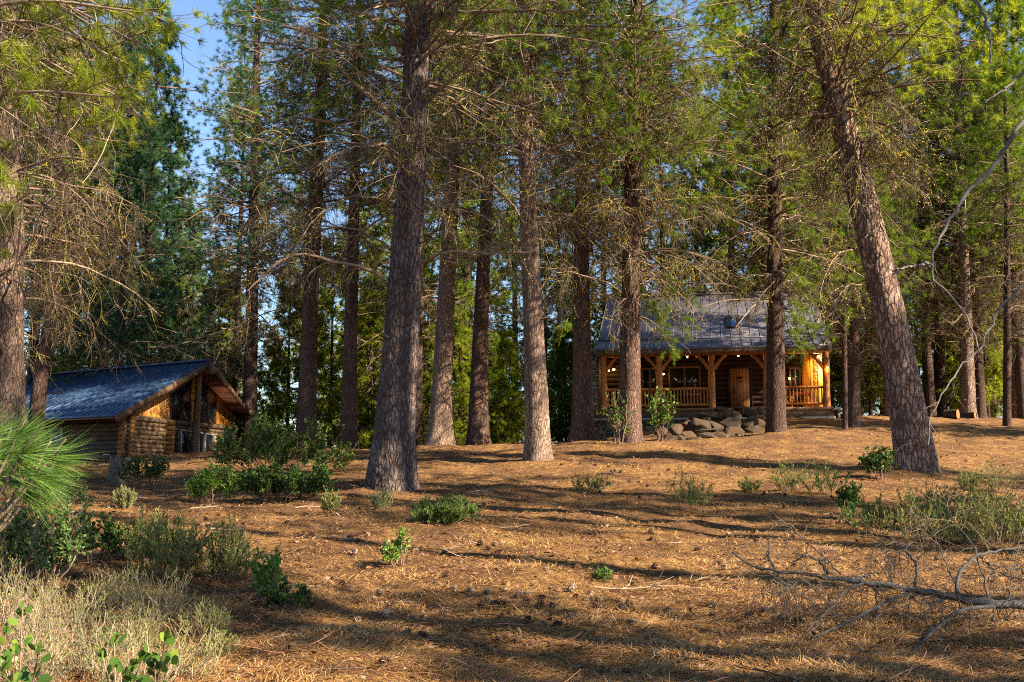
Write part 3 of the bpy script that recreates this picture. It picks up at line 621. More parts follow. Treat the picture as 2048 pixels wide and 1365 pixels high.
def px_limb(dm, o, pts, Y, r0, r1, seed, dY=0.0, n=14, subs=14, tw=4, mat=0, lr=.012, lm=None, lich=.0, hang=.15, subL=(.25, .9), jit=.014):
    """a limb drawn through photo points, starting at depth Y and drifting dY toward its tip; small twigs hang from it"""
    rng = np.random.default_rng(seed); k = len(pts); W = np.array([at(x, y, Y + dY * i / (k - 1)) for i, (x, y) in enumerate(pts)]) - o
    Q = resample(W, n); Q[1:-1] += rng.normal(0, jit, (n - 2, 3)); dm.tubes(Q, np.linspace(r0, r1, n) * rng.uniform(.88, 1.15, n), 9, mat)
    if subs:
        s, d, t = sprout(Q[None], subs, rng, .15, 1, 30, 80, hang); L = rng.uniform(*subL, subs); P2 = grow(s, d, L, 7, .12 * rng.uniform(0, 2, subs), .16, rng, .08); dm.tubes(P2, rad(subs, 7, np.full(subs, lr * .7), np.full(subs, lr * .3)), 4, 1)
        if tw:
            s3, d3, _ = sprout(P2, tw, rng, .15, 1, 25, 80, .15); P3 = grow(s3, d3, rng.uniform(.1, .45, len(s3)), 5, .16 * rng.uniform(0, 2, len(s3)), .22, rng, .12); dm.tubes(P3, rad(len(s3), 5, np.full(len(s3), lr * .4), np.full(len(s3), lr * .2)), 3, 1)
            if lm is not None and lich > 0:
                q = rng.uniform(0, 1, len(P3)) < lich; blobs(lm, P3[q][:, rng.integers(0, 5)], .018, rng); blobs(lm, P3[q][:, rng.integers(0, 5)], .016, rng)
                q = rng.uniform(0, 1, len(P2)) < lich
                for i in range(7): blobs(lm, P2[q][:, i], .018, rng)
    return Q

def px_boughs(o, nd, dm, spots, Y, seed, tx, nw=.009, nl=.21, lift=.9, k=9):
    """leafy boughs whose tips hang at photo points; each starts on the trunk (photo x = tx(py)) a little higher up"""
    rng = np.random.default_rng(seed)
    for px, py in spots:
        e = at(px, py, Y + rng.uniform(-1.6, .6)) - o; h = lift + rng.uniform(-.3, .4); s = at(tx(py - h * F / Y), py - h * F / Y, Y) - o; mid = s * .45 + e * .55 + np.array((0, 0, .35)); q = resample([s, mid, e], 14); dm.tubes(q, np.linspace(.03, .007, 14), 5, 0)
        s2, d2, _ = sprout(q[None, 5:], k * 2, rng, 0, 1, 25, 75, .02); P2 = grow(s2, d2, rng.uniform(.15, .6, len(s2)), 5, .02, .12, rng); dm.tubes(P2, rad(len(s2), 5, np.full(len(s2), .008), np.full(len(s2), .004)), 4, 1)
        B = np.concatenate([P2[:, -1], P2[:, -2], q[-1:]]); A = np.concatenate([P2[:, -1] - P2[:, -2], P2[:, -2] - P2[:, -3], q[-1:] - q[-2:-1]]); needles(nd, B, A, 34, nl, nw, rng, 10, 80, .12)
# ---- the thick foreground pine in the middle left
T1L = [([(777, 574), (757, 549), (726, 536), (680, 526), (600, 509), (555, 526), (495, 582)], .05, -1.5), ([(790, 328), (767, 297), (720, 270), (670, 247), (600, 235)], .06, 1.0),
       ([(803, 267), (783, 231), (736, 190), (711, 169), (680, 138), (630, 108)], .075, -1.2), ([(808, 108), (777, 72), (731, 31), (706, 15), (650, -15)], .07, .8),
       ([(849, 97), (870, 56), (890, 26), (903, -10)], .07, -.8), ([(850, 205), (885, 174), (926, 144), (952, 108), (970, 70)], .055, -1.5), ([(846, 277), (870, 246), (900, 220), (940, 188)], .05, .9),
       ([(854, 297), (885, 290), (936, 285), (988, 290), (1039, 303), (1078, 330)], .04, -1.8), ([(860, 113), (895, 97), (947, 92), (1010, 78)], .045, 1.2), ([(860, 30), (957, 24), (1050, 22), (1150, 22)], .06, -2.),
       ([(824, 544), (854, 520), (895, 505), (967, 508), (1062, 505)], .04, -1.4), ([(792, 292), (750, 290), (690, 300), (640, 330)], .035, -2), ([(852, 186), (900, 196), (965, 236), (1035, 226)], .035, 1.4),
       ([(795, 420), (760, 400), (700, 395), (640, 430), (600, 480)], .032, -1.6), ([(840, 400), (900, 420), (960, 430), (1010, 470)], .03, -1.0), ([(780, 500), (740, 470), (690, 455), (620, 470), (560, 520)], .03, 1.2),
       ([(850, 340), (900, 345), (950, 370), (990, 420), (1000, 470)], .03, -1.9), ([(800, 180), (750, 150), (690, 150), (620, 190)], .04, 1.6)]
def t1_extra(root, o, dm, lm, nd):
    for i, (pts, r, dY) in enumerate(T1L):
        m_, l_ = MB(), MB(); px_limb(m_, o, pts, 22.0, r, r * .3, 300 + i, dY, 20, 22, 5, lm=l_, lich=.12, subL=(.3, 1.3))
        lb = m_.build('limb', TW(), root)
        if l_.n: l_.build('lichen_clumps', M['lichen'], lb)
    px_boughs(o, nd, dm, [(700, 50), (930, 70), (610, 225), (650, 20), (1000, 20), (735, 110)], 22.0, 71, lambda y: 835 - y * .03, .007)
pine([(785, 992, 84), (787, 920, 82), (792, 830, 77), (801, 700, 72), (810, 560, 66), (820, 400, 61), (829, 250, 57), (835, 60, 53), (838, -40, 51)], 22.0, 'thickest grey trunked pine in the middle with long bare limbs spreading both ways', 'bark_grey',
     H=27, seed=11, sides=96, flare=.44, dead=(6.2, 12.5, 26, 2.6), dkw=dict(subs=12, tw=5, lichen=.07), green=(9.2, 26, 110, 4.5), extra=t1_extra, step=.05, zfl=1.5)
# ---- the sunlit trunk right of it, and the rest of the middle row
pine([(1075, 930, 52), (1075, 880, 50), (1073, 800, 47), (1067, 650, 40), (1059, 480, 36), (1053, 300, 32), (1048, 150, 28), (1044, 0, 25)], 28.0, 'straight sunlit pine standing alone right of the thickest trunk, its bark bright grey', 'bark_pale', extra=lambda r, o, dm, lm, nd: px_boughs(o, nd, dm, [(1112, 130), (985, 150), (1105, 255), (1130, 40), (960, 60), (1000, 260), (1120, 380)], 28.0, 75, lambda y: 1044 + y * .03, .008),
     H=27, seed=21, sides=64, dead=(6, 14, 62, 2.7), dkw=dict(subs=12, tw=5, lichen=.09), green=(9, 26, 130, 3.8), step=.07, zfl=.7)
pine([(880, 900, 50), (881, 860, 44), (885, 750, 38), (892, 600, 34), (902, 400, 29), (914, 200, 24), (925, 0, 20)], 36.0, 'reddish pine with a flared base just right of the thickest trunk', 'bark_pale', H=27, seed=31, dead=(7, 18, 46, 2.8), dkw=dict(subs=11, tw=4), green=(10.5, 26, 120, 3.6), zfl=1.2)
pine([(955, 898, 46), (956, 850, 41), (960, 700, 33), (966, 550, 28), (975, 350, 24), (984, 100, 19)], 37.0, 'dark red brown pine between the flared pine and the sunlit pine', 'bark_red', H=26, seed=41, dead=(6.5, 18, 46, 2.8), dkw=dict(subs=11, tw=4, lichen=.08), green=(10.5, 25, 120, 3.6), zfl=1.1)
pine([(1165, 892, 48), (1165, 850, 43), (1164, 720, 37), (1163, 600, 33), (1163, 450, 29), (1164, 250, 24), (1165, 60, 18)], 34.0, 'pine with a sun patch on its trunk beside the left porch corner', 'bark_red', H=25, seed=51, dead=(5, 16, 64, 2.8), dkw=dict(subs=12, tw=5, lichen=.14), green=(9, 24, 130, 3.6), zfl=.8)
pine([(1258, 892, 52), (1259, 850, 47), (1260, 720, 42), (1262, 560, 37), (1264, 400, 34), (1268, 250, 31), (1271, 110, 28), (1275, -40, 24)], 33.0, 'pine hung with yellow lichen in front of the left porch posts', 'bark_red', H=26, seed=61, sides=56, dead=(4.6, 14.5, 78, 3.0), dkw=dict(subs=12, tw=5, lichen=.16), green=(9, 25, 140, 3.8), gkw=dict(nn=20), step=.09, zfl=.7, extra=lambda r, o, dm, lm, nd: px_boughs(o, nd, dm, [(1340, 305), (1378, 318), (1330, 645), (1378, 655), (1300, 615), (1395, 605), (1350, 90), (1210, 80), (1400, 150), (1190, 210), (1345, 700), (1350, 470), (1180, 420), (1390, 420)], 33.0, 73, lambda y: 1272 - y * .015))
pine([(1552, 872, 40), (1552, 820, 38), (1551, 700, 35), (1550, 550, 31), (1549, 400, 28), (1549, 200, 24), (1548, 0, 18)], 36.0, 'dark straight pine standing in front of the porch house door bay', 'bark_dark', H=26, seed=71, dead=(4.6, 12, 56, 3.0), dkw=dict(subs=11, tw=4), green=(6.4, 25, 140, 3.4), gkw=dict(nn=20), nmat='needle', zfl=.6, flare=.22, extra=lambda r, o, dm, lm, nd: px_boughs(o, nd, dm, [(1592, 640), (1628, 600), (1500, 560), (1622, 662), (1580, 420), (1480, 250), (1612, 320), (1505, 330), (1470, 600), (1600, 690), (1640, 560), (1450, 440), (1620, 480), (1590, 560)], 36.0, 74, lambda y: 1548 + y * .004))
# ---- the leaning pine at right
def t8_extra(root, o, dm, lm, nd):
    L = [([(1690, 352), (1640, 330), (1600, 335), (1560, 350)], .03, -1), ([(1718, 214), (1780, 214), (1840, 215)], .025, -.6), ([(1712, 250), (1760, 245), (1810, 275), (1848, 315)], .03, -1.2), ([(1735, 335), (1780, 328), (1830, 330), (1850, 345)], .025, .8),
         ([(1745, 380), (1785, 355), (1825, 365), (1850, 400)], .03, -.9), ([(1720, 500), (1680, 505), (1650, 550), (1640, 600)], .022, -1), ([(1700, 370), (1665, 370)], .03, -.5), ([(1735, 575), (1700, 570), (1672, 600)], .018, -.8)]
    for i, (pts, r, dY) in enumerate(L):
        m_, l_ = MB(), MB(); px_limb(m_, o, pts, 25.0, r, r * .35, 800 + i, dY, 14, 26, 7, lm=l_, lich=.2, subL=(.3, 1.2), hang=.35)
        lb = m_.build('limb', TW(), root)
        if l_.n: l_.build('lichen_clumps', M['lichen'], lb)
    px_boughs(o, nd, dm, [(1760, 60), (1830, 35), (1875, 85), (1560, 40), (1580, 125), (1900, 25), (1800, 120)], 25.0, 72, lambda y: 1622 + y * .27, .007)
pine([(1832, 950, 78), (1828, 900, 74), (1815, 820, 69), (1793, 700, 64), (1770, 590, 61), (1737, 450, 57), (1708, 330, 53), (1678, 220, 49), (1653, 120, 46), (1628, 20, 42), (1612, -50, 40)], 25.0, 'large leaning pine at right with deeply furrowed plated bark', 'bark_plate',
     H=26, seed=81, sides=96, flare=.25, dead=(7.5, 13.5, 60, 2.0), dkw=dict(subs=14, tw=6, lichen=.16, droop=.14, up=.1), green=(9, 25, 130, 3.9), gkw=dict(nn=26, nw=.006), nmat='needle_sun', extra=t8_extra, step=.05, zfl=.9)
pine([(1708, 860, 30), (1708, 800, 25), (1708, 700, 23), (1706, 600, 21), (1702, 450, 18), (1698, 200, 13)], 42.0, 'thin straight pine just left of the leaning pine, rooted near the porch steps', 'bark_red', H=22, seed=91, dead=(3, 12, 60, 2.4), dkw=dict(subs=10, tw=4, lichen=.1), green=(4.4, 21, 130, 3.5), gkw=dict(droop=.09, rise=.0), zfl=.5)
pine([(1690, 856, 11), (1688, 600, 9), (1683, 300, 6)], 40.5, 'slim young pine whose dark boughs hide the right end of the porch roof', 'bark_dark', H=18, seed=95, sides=16, dead=None, green=(5.4, 17.5, 110, 3.3), gkw=dict(droop=.08, rise=.0), nmat='needle', zfl=.3)
# ---- left group
pine([(14, 960, 86), (12, 860, 78), (8, 700, 72), (12, 500, 68), (8, 300, 62), (2, 150, 56), (-4, -20, 50)], 21.0, 'broad pinkish pine trunk at the left edge with bare twigs all the way up', 'bark_left', H=25, seed=101, sides=72, dead=(4, 11.5, 66, 2.8), dkw=dict(subs=12, tw=6, lichen=.05), green=(8.2, 24, 110, 3.8), gkw=dict(nn=26, nl=.2), nmat='needle_sun', step=.06)
pine([(72, 880, 34), (74, 830, 30), (84, 740, 27), (100, 640, 24), (112, 520, 21), (124, 300, 16), (130, 100, 12)], 30.0, 'slim dark pine leaning slightly right in front of the blue roof', 'bark_dark', H=20, seed=111, dead=(4.2, 12, 60, 2.2), dkw=dict(subs=11, tw=5, lichen=.03), green=(9, 19, 60, 2.6), zfl=.4)
pine([(500, 900, 34), (500, 830, 29), (502, 700, 26), (506, 500, 22), (510, 300, 18), (514, 100, 13)], 50.0, 'dark pine rising directly behind the right end of the blue roofed cabin', 'bark_dark', H=27, seed=121, dead=(6, 15, 50, 4.6), dkw=dict(subs=14, tw=4, droop=.035, up=-.1), green=(9.5, 26, 150, 4.2), gkw=dict(nn=16, nw=.010, nl=.22), nmat='needle_teal', dark=True, zfl=.4)
pine([(612, 900, 46), (613, 850, 40), (617, 720, 34), (623, 560, 30), (632, 380, 27), (641, 200, 23), (648, 0, 18)], 40.0, 'red brown pine behind the big green bush left of the thickest trunk', 'bark_red', H=28, seed=131, dead=(6, 17, 62, 3.2), dkw=dict(subs=12, tw=5, lichen=.08), green=(10, 27, 130, 3.8), zfl=.6)
pine([(697, 900, 38), (698, 850, 34), (700, 720, 28), (704, 560, 25), (709, 380, 21), (714, 150, 16)], 39.0, 'narrow dark pine just left of the thickest trunk, seen beside its base', 'bark_red', H=26, seed=141, dead=(6, 17, 52, 2.8), dkw=dict(subs=11, tw=4), green=(9.5, 25, 110, 3.4), zfl=.5)
# ---- right group further back
pine([(1937, 840, 30), (1936, 780, 27), (1932, 650, 24), (1926, 500, 21), (1920, 350, 18), (1914, 100, 12)], 50.0, 'pale grey pine near the cut log rounds at the far right', 'bark_pale', H=26, seed=151, dead=(4, 18, 66, 3.0), dkw=dict(subs=10, tw=4), green=(8, 25, 120, 3.4), gkw=dict(nw=.012, nl=.22), zfl=.5)
pine([(2014, 855, 17), (2014, 780, 15), (2014, 600, 13), (2013, 300, 9)], 43.0, 'thin dark pine sapling trunk at the right edge in front of a paler trunk', 'bark_dark', H=17, seed=161, dead=(3.5, 11, 50, 1.9), dkw=dict(subs=9, tw=4), green=(8.5, 16.5, 70, 2.2), zfl=.3, sides=20)
pine([(2036, 850, 26), (2036, 700, 23), (2034, 450, 18), (2030, 150, 13)], 52.0, 'paler pine trunk behind the thin sapling at the right edge', 'bark_pale', H=25, seed=171, dead=(4, 16, 50, 3), dkw=dict(subs=10, tw=4), green=(7, 24, 120, 3.2), gkw=dict(nw=.012, nl=.22), zfl=.5, sides=24)
pine([(1522, 800, 28), (1522, 640, 26), (1519, 470, 23), (1515, 300, 20), (1510, 100, 15)], 64.0, 'dark pine behind the porch house roof, seen left of the door bay pine', 'bark_dark', H=28, seed=181, dead=(9, 19, 46, 3.2), dkw=dict(subs=10, tw=4), green=(14, 27, 110, 4), gkw=dict(nw=.014, nl=.24), zfl=.5, sides=24)
pine([(196, 800, 30), (198, 720, 27), (206, 560, 24), (216, 380, 20), (225, 150, 15)], 60.0, 'dark pine behind the middle of the blue roof', 'bark_dark', H=27, seed=191, dead=(5, 15, 50, 3.6), dkw=dict(subs=11, tw=4), green=(10, 26, 110, 4), gkw=dict(nw=.014, nl=.24), nmat='needle_teal', dark=True, zfl=.5, sides=24)
pine([(262, 800, 18), (262, 700, 16), (266, 500, 14), (272, 250, 10)], 64.0, 'thin pine behind the blue roof, second from the dark roof pine', 'bark_dark', H=22, seed=201, dead=(5, 13, 40, 2.8), dkw=dict(subs=10, tw=4), green=(7, 21, 110, 3.2), gkw=dict(nw=.014, nl=.24), nmat='needle_teal', dark=True, zfl=.5, sides=20)
pine([(1776, 850, 15), (1774, 780, 14), (1768, 600, 12), (1760, 300, 9)], 52.0, 'slender pine seen between the thin straight pine and the leaning pine', 'bark_pale', H=20, seed=211, dead=(3, 12, 50, 2.4), dkw=dict(subs=10, tw=4), green=(8, 19, 90, 2.8), gkw=dict(nw=.012, nl=.22), zfl=.4, sides=20)
pine([(1880, 850, 24), (1879, 760, 22), (1877, 600, 19), (1872, 400, 16), (1866, 150, 11)], 58.0, 'dim pine half hidden behind the leaning pine base', 'bark_dark', H=25, seed=221, dead=(4, 15, 50, 3), dkw=dict(subs=10, tw=4), green=(8, 24, 120, 3.4), gkw=dict(nw=.013, nl=.23), zfl=.4, sides=20)
pine([(1030, 880, 15), (1030, 820, 13), (1030, 650, 11), (1028, 400, 8)], 70.0, 'pale thin lit trunk far behind the sunlit pine', 'bark_pale', H=20, seed=231, dead=(3, 12, 40, 2.4), dkw=dict(subs=9, tw=3), green=(5, 19, 110, 2.6), gkw=dict(nw=.016, nl=.26), nmat='needle_sun', zfl=.4, sides=16)

# ---- weathered limbs reaching in from a pine just outside the right edge
def edge_extra(root, o, dm, lm, nd):
    Z3 = lambda pts: [(1348 + x * .5128, y * .5128) for x, y in pts]; Z6 = lambda pts: [(1348 + x * .5128, 665 + y * .5128) for x, y in pts]
    L = [(Z3([(1620, 180), (1480, 330), (1365, 470), (1300, 560), (1250, 640), (1200, 705), (1150, 750), (1100, 820), (1050, 900), (1015, 980), (1003, 1040), (1015, 1095), (1070, 1150), (1130, 1220), (1165, 1290), (1185, 1355)]), .046, .009, -1.5),
         (Z3([(1003, 1035), (965, 1035), (930, 1040), (885, 1050), (850, 1055)]), .028, .01, 0), (Z3([(1560, 100), (1440, 215), (1365, 280), (1300, 340), (1215, 405)]), .042, .012, -.8), (Z3([(1140, -120), (1180, 0), (1210, 70), (1232, 150), (1236, 250)]), .03, .01, -.6),
         (Z3([(1620, 880), (1480, 1000), (1365, 1105), (1300, 1170), (1250, 1240)]) + Z6([(1190, 70), (1130, 130), (1070, 200), (1020, 290), (1000, 370), (990, 440)]), .027, .007, -.8)]
    for i, (pts, a, c, dY) in enumerate(L):
        Y0 = 14.2 - (1.4 if i == 1 else 0); m_ = MB(); px_limb(m_, o, pts, Y0, a, c, 900 + i, dY, 40, 12, 3, mat=3, subL=(.15, .6), lr=.009); m_.build('limb', TW() + [M['edge_limb']], root)
pine([(2230, 1000, 80), (2228, 700, 72), (2215, 300, 62), (2205, -50, 55)], 14.2, 'pine just past the right edge whose weathered grey limbs curve into view', 'bark_pale', H=22, seed=241, dead=None, green=(12, 21, 70, 3.5), extra=edge_extra, base=None)
# ------------------------------------------------------------------ background forest: shared prototypes, every tree its own object
def bg_proto(i, H, r, z0, n, Lm, bark, nmat, deadn, seed, dark=False, nw=.022):
    C = np.array([(0, 0, -.3), (.05, 0, H * .3), (0, .06, H * .6), (0, 0, H)]); R = np.array([r * 1.1, r * .85, r * .55, .02])
    tm = make_trunk(C, R, 14, seed, .3, .02, .5).build('trunk', M[bark], smooth=True)
    g, nd, dm = MB(), MB(), MB()
    fine = resample(np.concatenate([C, R[:, None]], 1), 30); fc, fr = fine[:, :3], fine[:, 3]
    green_branches(g, nd, fc, fr, z0, H - .2, n, lambda u: Lm * (1 - .85 * u ** 1.2), seed + 1, nn=14, nl=.28, nw=nw, subs=9, tuft=1)
    dead_branches(g, None, fc, fr, max(1.5, z0 - 2.5), z0 + 2, int(deadn * .45), Lm * .9, seed + 2, subs=8, tw=3, lr=.016)
    return [tm, g.build('crown_wood', TW(dark)), nd.build('needle_crown', M[nmat])], H
PRO = [bg_proto(0, 22, .22, 2.2, 93, 3.3, 'bark_pale', 'needle_sun', 30, 1001), bg_proto(1, 26, .25, 7.0, 93, 3.6, 'bark_dark', 'needle', 60, 1002), bg_proto(2, 17, .16, 1.0, 93, 2.6, 'bark_red', 'needle_sun', 16, 1003),
       bg_proto(3, 24, .22, 4.0, 93, 3.6, 'bark_dark', 'needle_teal', 50, 1004, True), bg_proto(4, 12, .12, .6, 79, 2.1, 'bark_dark', 'needle_sun', 8, 1005), bg_proto(5, 9, .10, .5, 64, 1.9, 'bark_dark', 'needle', 6, 1006),
       bg_proto(6, 30, .25, 15, 38, 3.0, 'bark_red', 'needle', 12, 1007)]
used = set()
BGL = ['yellow green pine lit through, in the far trees behind the cabins', 'tall far pine with a bare lower trunk behind the nearer pines', 'mid green young pine in the far trees behind the nearer trunks', 'dark blue green pine in the far trees behind the nearer trunks', 'small yellow green young pine low between the far trunks', 'small green young pine low between the far trunks']
def bg_tree(px, Y, k, rz, sc):
    d = ray(px, 800); x = d[0] * Y; z = float(zt(x, Y)); root = thing('background_pine', (x, Y, z), BGL[k], 'pine tree', ('yellow green far pines', 'tall bare trunked far pines', 'mid green far pines', 'blue green far pines', 'small yellow green far pines', 'small green far pines')[k], rz)
    root.scale = (sc, sc, sc)
    for p in PRO[k][0]:
        c = p if (k, p.name) not in used else p.copy()
        if (k, p.name) not in used: used.add((k, p.name))
        else: COL.objects.link(c)
        c.parent = root
rb = np.random.default_rng(77)
bgs = []
for Y0, Y1, n, kinds in ((56, 68, 8, (0, 1, 2, 4, 3, 5)), (68, 84, 8, (0, 1, 3, 2, 0, 0)), (84, 112, 2, (0, 3, 0, 0, 2, 3))):
    for i in range(n):
        px = -60 + (2150.0) * (i + rb.uniform(.1, .9)) / n; Y = rb.uniform(Y0, Y1); bgs.append([px, Y, kinds[rb.integers(0, len(kinds))], rb.uniform(0, 6.28), rb.uniform(.8, 1.15)])
for px, Y, k, rz, sc in bgs:
    X_ = ray(px, 800)[0] * Y
    if 1150 < px < 1700 and Y < 66: continue            # the porch house and its clearing
    if px < 300 and Y < 62: continue
    if 450 < px < 1150 and rb.uniform() < .6: continue
    bg_tree(px, Y, k, rz, sc)
for px, Y, k, sc in ((430, 62, 4, 1.1), (660, 52, 4, 1.0), (745, 56, 5, 1.2), (910, 50, 4, .9), (840, 53, 4, 1.0), (985, 54, 5, .8), (1120, 66, 3, .8), (1900, 66, 5, 1.2), (1990, 62, 4, 1.1), (1840, 68, 2, 1), (1130, 55, 5, .8), (700, 64, 0, .9), (350, 66, 3, .8)):
    bg_tree(px, Y, k, rb.uniform(0, 6.28), sc)
for px, Y, k, sc in ((285, 52, 3, 1.05), (470, 58, 3, 1.0), (1795, 52, 1, 1.05), (1860, 56, 1, 1.1), (1960, 52, 1, 1.0), (2045, 50, 1, 1.0), (1640, 62, 1, 1.1), (235, 48, 3, .95), (930, 50, 1, 1.1), (1330, 66, 3, 1.2), (1400, 70, 0, 1.25), (1470, 66, 1, 1.2), (1290, 62, 1, 1.1), (2030, 64, 0, 1.1), (835, 46, 1, 1.0), (1210, 62, 0, 1.1), (1600, 64, 1, 1.1), (1660, 56, 0, 1.0), (1985, 62, 0, 1.05), (60, 50, 1, 1.0), (140, 54, 0, 1.1), (-40, 44, 1, 1.0)):
    bg_tree(px, Y, k, rb.uniform(0, 6.28), sc)
for px, Y, k, sc in ((575, 54, 4, .9), (600, 72, 0, 1.0), (760, 76, 0, 1.0), (940, 74, 0, .95), (1090, 70, 0, .9), (735, 49, 4, .75), (858, 48, 4, .6), (918, 46, 4, .6), (1012, 49, 4, .55), (330, 62, 4, 1.0), (455, 60, 4, 1.0), (1740, 54, 4, .8), (1722, 57, 5, 1.0), (1762, 60, 5, 1.1), (1690, 60, 4, .9), (1890, 62, 4, 1.0), (1975, 56, 4, .8)): bg_tree(px, Y, k, rb.uniform(0, 6.28), sc)
# pines outside the frame on the sunny side, which throw the long shadows across the slope
for i, (x, y, sc, k) in enumerate([(30, 34.5, 1.0, 1), (40, 9, 1.1, 3), (46, 26, 1.1, 1), (36, 2, 1.1, 1), (16.4, 11.2, .95, 6), (11.5, 2.6, 1, 6), (15.5, 4.6, 1.05, 6), (20.5, 6.5, 1, 6), (18.5, 12.8, .95, 6), (8.5, 3.4, .7, 6), (17, -.6, .8, 3)]):
    z = float(zt(x, y)); root = thing('shade_pine', (x, y, z), 'tall pine outside the right edge shading the slope', 'pine tree', 'pines beyond the right edge', i * 1.3); root.scale = (sc,) * 3
    for p in PRO[k][0]:
        c = p.copy() if (k, p.name) in used else p
        if (k, p.name) in used: COL.objects.link(c)
        used.add((k, p.name)); c.parent = root
# ------------------------------------------------------------------ shrubs
M['leaf_dark'] = mat_foliage('manzanita_leaf', [(0, (.022, .055, .014)), (.6, (.045, .10, .02)), (.9, (.10, .18, .02)), (1, (.2, .28, .03))], .3, gloss=.02, nscale=1.5)
M['leaf_mid'] = mat_foliage('bush_leaf', [(0, (.04, .085, .016)), (.6, (.075, .15, .022)), (1, (.18, .26, .035))], .4, gloss=.02, nscale=1.5)
M['leaf_bright'] = mat_foliage('bright_leaf', [(0, (.08, .17, .02)), (.6, (.14, .26, .03)), (1, (.24, .34, .05))], .4, gloss=.04, nscale=1.5)
M['leaf_grey'] = mat_foliage('snowbrush_leaf', [(0, (.05, .11, .03)), (.6, (.11, .19, .045)), (.9, (.2, .27, .08)), (1, (.34, .42, .30))], .3, gloss=.025, nscale=1.5)
M['sage'] = mat_foliage('sage_leaf', [(0, (.12, .14, .04)), (.6, (.21, .23, .07)), (1, (.34, .34, .14))], .3, nscale=1.5)
M['sage_green'] = mat_foliage('green_sage_leaf', [(0, (.07, .12, .035)), (.6, (.13, .19, .05)), (1, (.21, .27, .08))], .3, nscale=1.5)
M['pale_brush'] = mat_foliage('pale_brush', [(0, (.10, .135, .045)), (.45, (.18, .215, .08)), (.6, (.22, .165, .12)), (.88, (.27, .26, .13)), (1, (.44, .42, .24))], .3, nscale=2)
M['stem'] = mat_island('shrub_stem', [(0, (.08, .045, .03)), (.6, (.16, .10, .07)), (1, (.28, .20, .15))], .85)
M['stem_pale'] = mat_island('pale_stem', [(0, (.16, .11, .075)), (.6, (.30, .22, .16)), (1, (.45, .37, .29))], .9)
def leaves(mb, b, d, L, wd, rng, mat=0, fold=.25):
    n = len(b)
    if n == 0: return
    d = unit(d); s = unit(np.cross(d, rng.normal(0, 1, (n, 3)))); u = np.cross(s, d); L = (L * rng.uniform(.6, 1.15, n))[:, None]; W = L * wd
    pt = lambda t, w_, h: b + d * L * t + s * W * w_ + u * W * h
    V = np.stack([pt(0, 0, 0), pt(.35, .5, fold), pt(.75, .42, fold), pt(1, 0, 0), pt(.75, -.42, fold), pt(.35, -.5, fold)], 1).reshape(-1, 3)
    i = np.arange(n)[:, None] * 6; mb.add(V, np.concatenate([i + np.array([[0, 1, 2, 3]]), i + np.array([[3, 4, 5, 0]])]), mat)
def shrub(name, label, px, py, wpx, hpx, kind, seed, cat='shrub', group=None, ns=16, dens=1.0, leaf=None, Y=None, stemm='stem', LL=None, base=None):
    rng = np.random.default_rng(seed); g = gpt(px, py) if Y is None else np.array((ray(px, py)[0] * Y, Y, float(zt(ray(px, py)[0] * Y, Y)))); Yd = g[1]; W, H = wpx * Yd / F, hpx * Yd / F
    root = thing(name, g, label, cat, group); st, lf = MB(), MB()
    a = rng.uniform(0, 6.28, ns); rr = np.sqrt(rng.uniform(0, 1, ns)); S = np.stack([np.cos(a) * rr * W * .22, np.sin(a) * rr * W * .16, 0 * a - .04], 1)
    tip = np.stack([np.cos(a) * rr * W * .47, np.sin(a) * rr * W * .38, H * (1.0 - .45 * rr ** 2) * rng.uniform(.6, 1.05, ns)], 1)
    t = np.linspace(0, 1, 7)[None, :, None]; P = S[:, None] * (1 - t) + tip[:, None] * t; P[..., :2] += (np.sin(t * 3.14) * rng.normal(0, .06, (ns, 1, 3)) * W)[..., :2]
    P[..., 2] = S[:, None, 2] + (tip - S)[:, None, 2] * t[..., 0] ** .8; P[:, 1:] += rng.normal(0, .012 * H, (ns, 6, 3))
    r0 = (.012 if kind in ('leaf', 'round') else .004) * (.5 + H * .5); st.tubes(P, rad(ns, 7, r0, r0 * .35), 5)
    n2 = int((16 if kind == 'leaf' else 10) * dens); s2, d2, _ = sprout(P, n2, rng, .25 if kind != 'sage' else .1, 1, 20, 60, -.45 if kind != 'leaf' else -.2)
    L2 = rng.uniform(.12, .32, len(s2)) * H; P2 = grow(s2, d2, L2, 5, -.05, .14, rng); st.tubes(P2, rad(len(s2), 5, np.full(len(s2), r0 * .4), np.full(len(s2), r0 * .2)), 3)
    if kind == 'leaf':
        n3 = int(7 * dens); s3, d3, _ = sprout(P2, n3, rng, .2, 1, 20, 80, -.2); leaves(lf, s3, d3, LL or .05, .62, rng)
        s3, d3, _ = sprout(P2, 4, rng, .85, 1, 10, 70, -.2); leaves(lf, s3, d3, LL or .05, .62, rng)
    elif kind == 'round':
        s3, d3, _ = sprout(P2, max(2, int(4 * dens)), rng, .35, 1, 30, 85, -.2); leaves(lf, s3, d3, LL or .05, .85, rng, fold=.15)
    else:
        n3 = int(12 * dens); s3, d3, _ = sprout(P2, n3, rng, .05, 1, 12, 45, -.25); leaves(lf, s3, d3, LL or .035, .22, rng)
        s3, d3, _ = sprout(P, 10, rng, .3, 1, 15, 50, -.3); leaves(lf, s3, d3, LL or .035, .22, rng)
    st.build('stems', M[stemm], root); lf.build('foliage', M[leaf], root); return root
shrub('manzanita_bush', 'largest green leafy bush between the blue roofed cabin and the thickest trunk', 560, 955, 290, 116, 'leaf', 1, ns=26, dens=1.9, leaf='leaf_mid', LL=.065)
shrub('manzanita_bush', 'low dark green leafy bush spreading at the foot of the largest bush', 570, 1002, 215, 74, 'leaf', 2, ns=30, dens=1.7, leaf='leaf_dark', LL=.055)
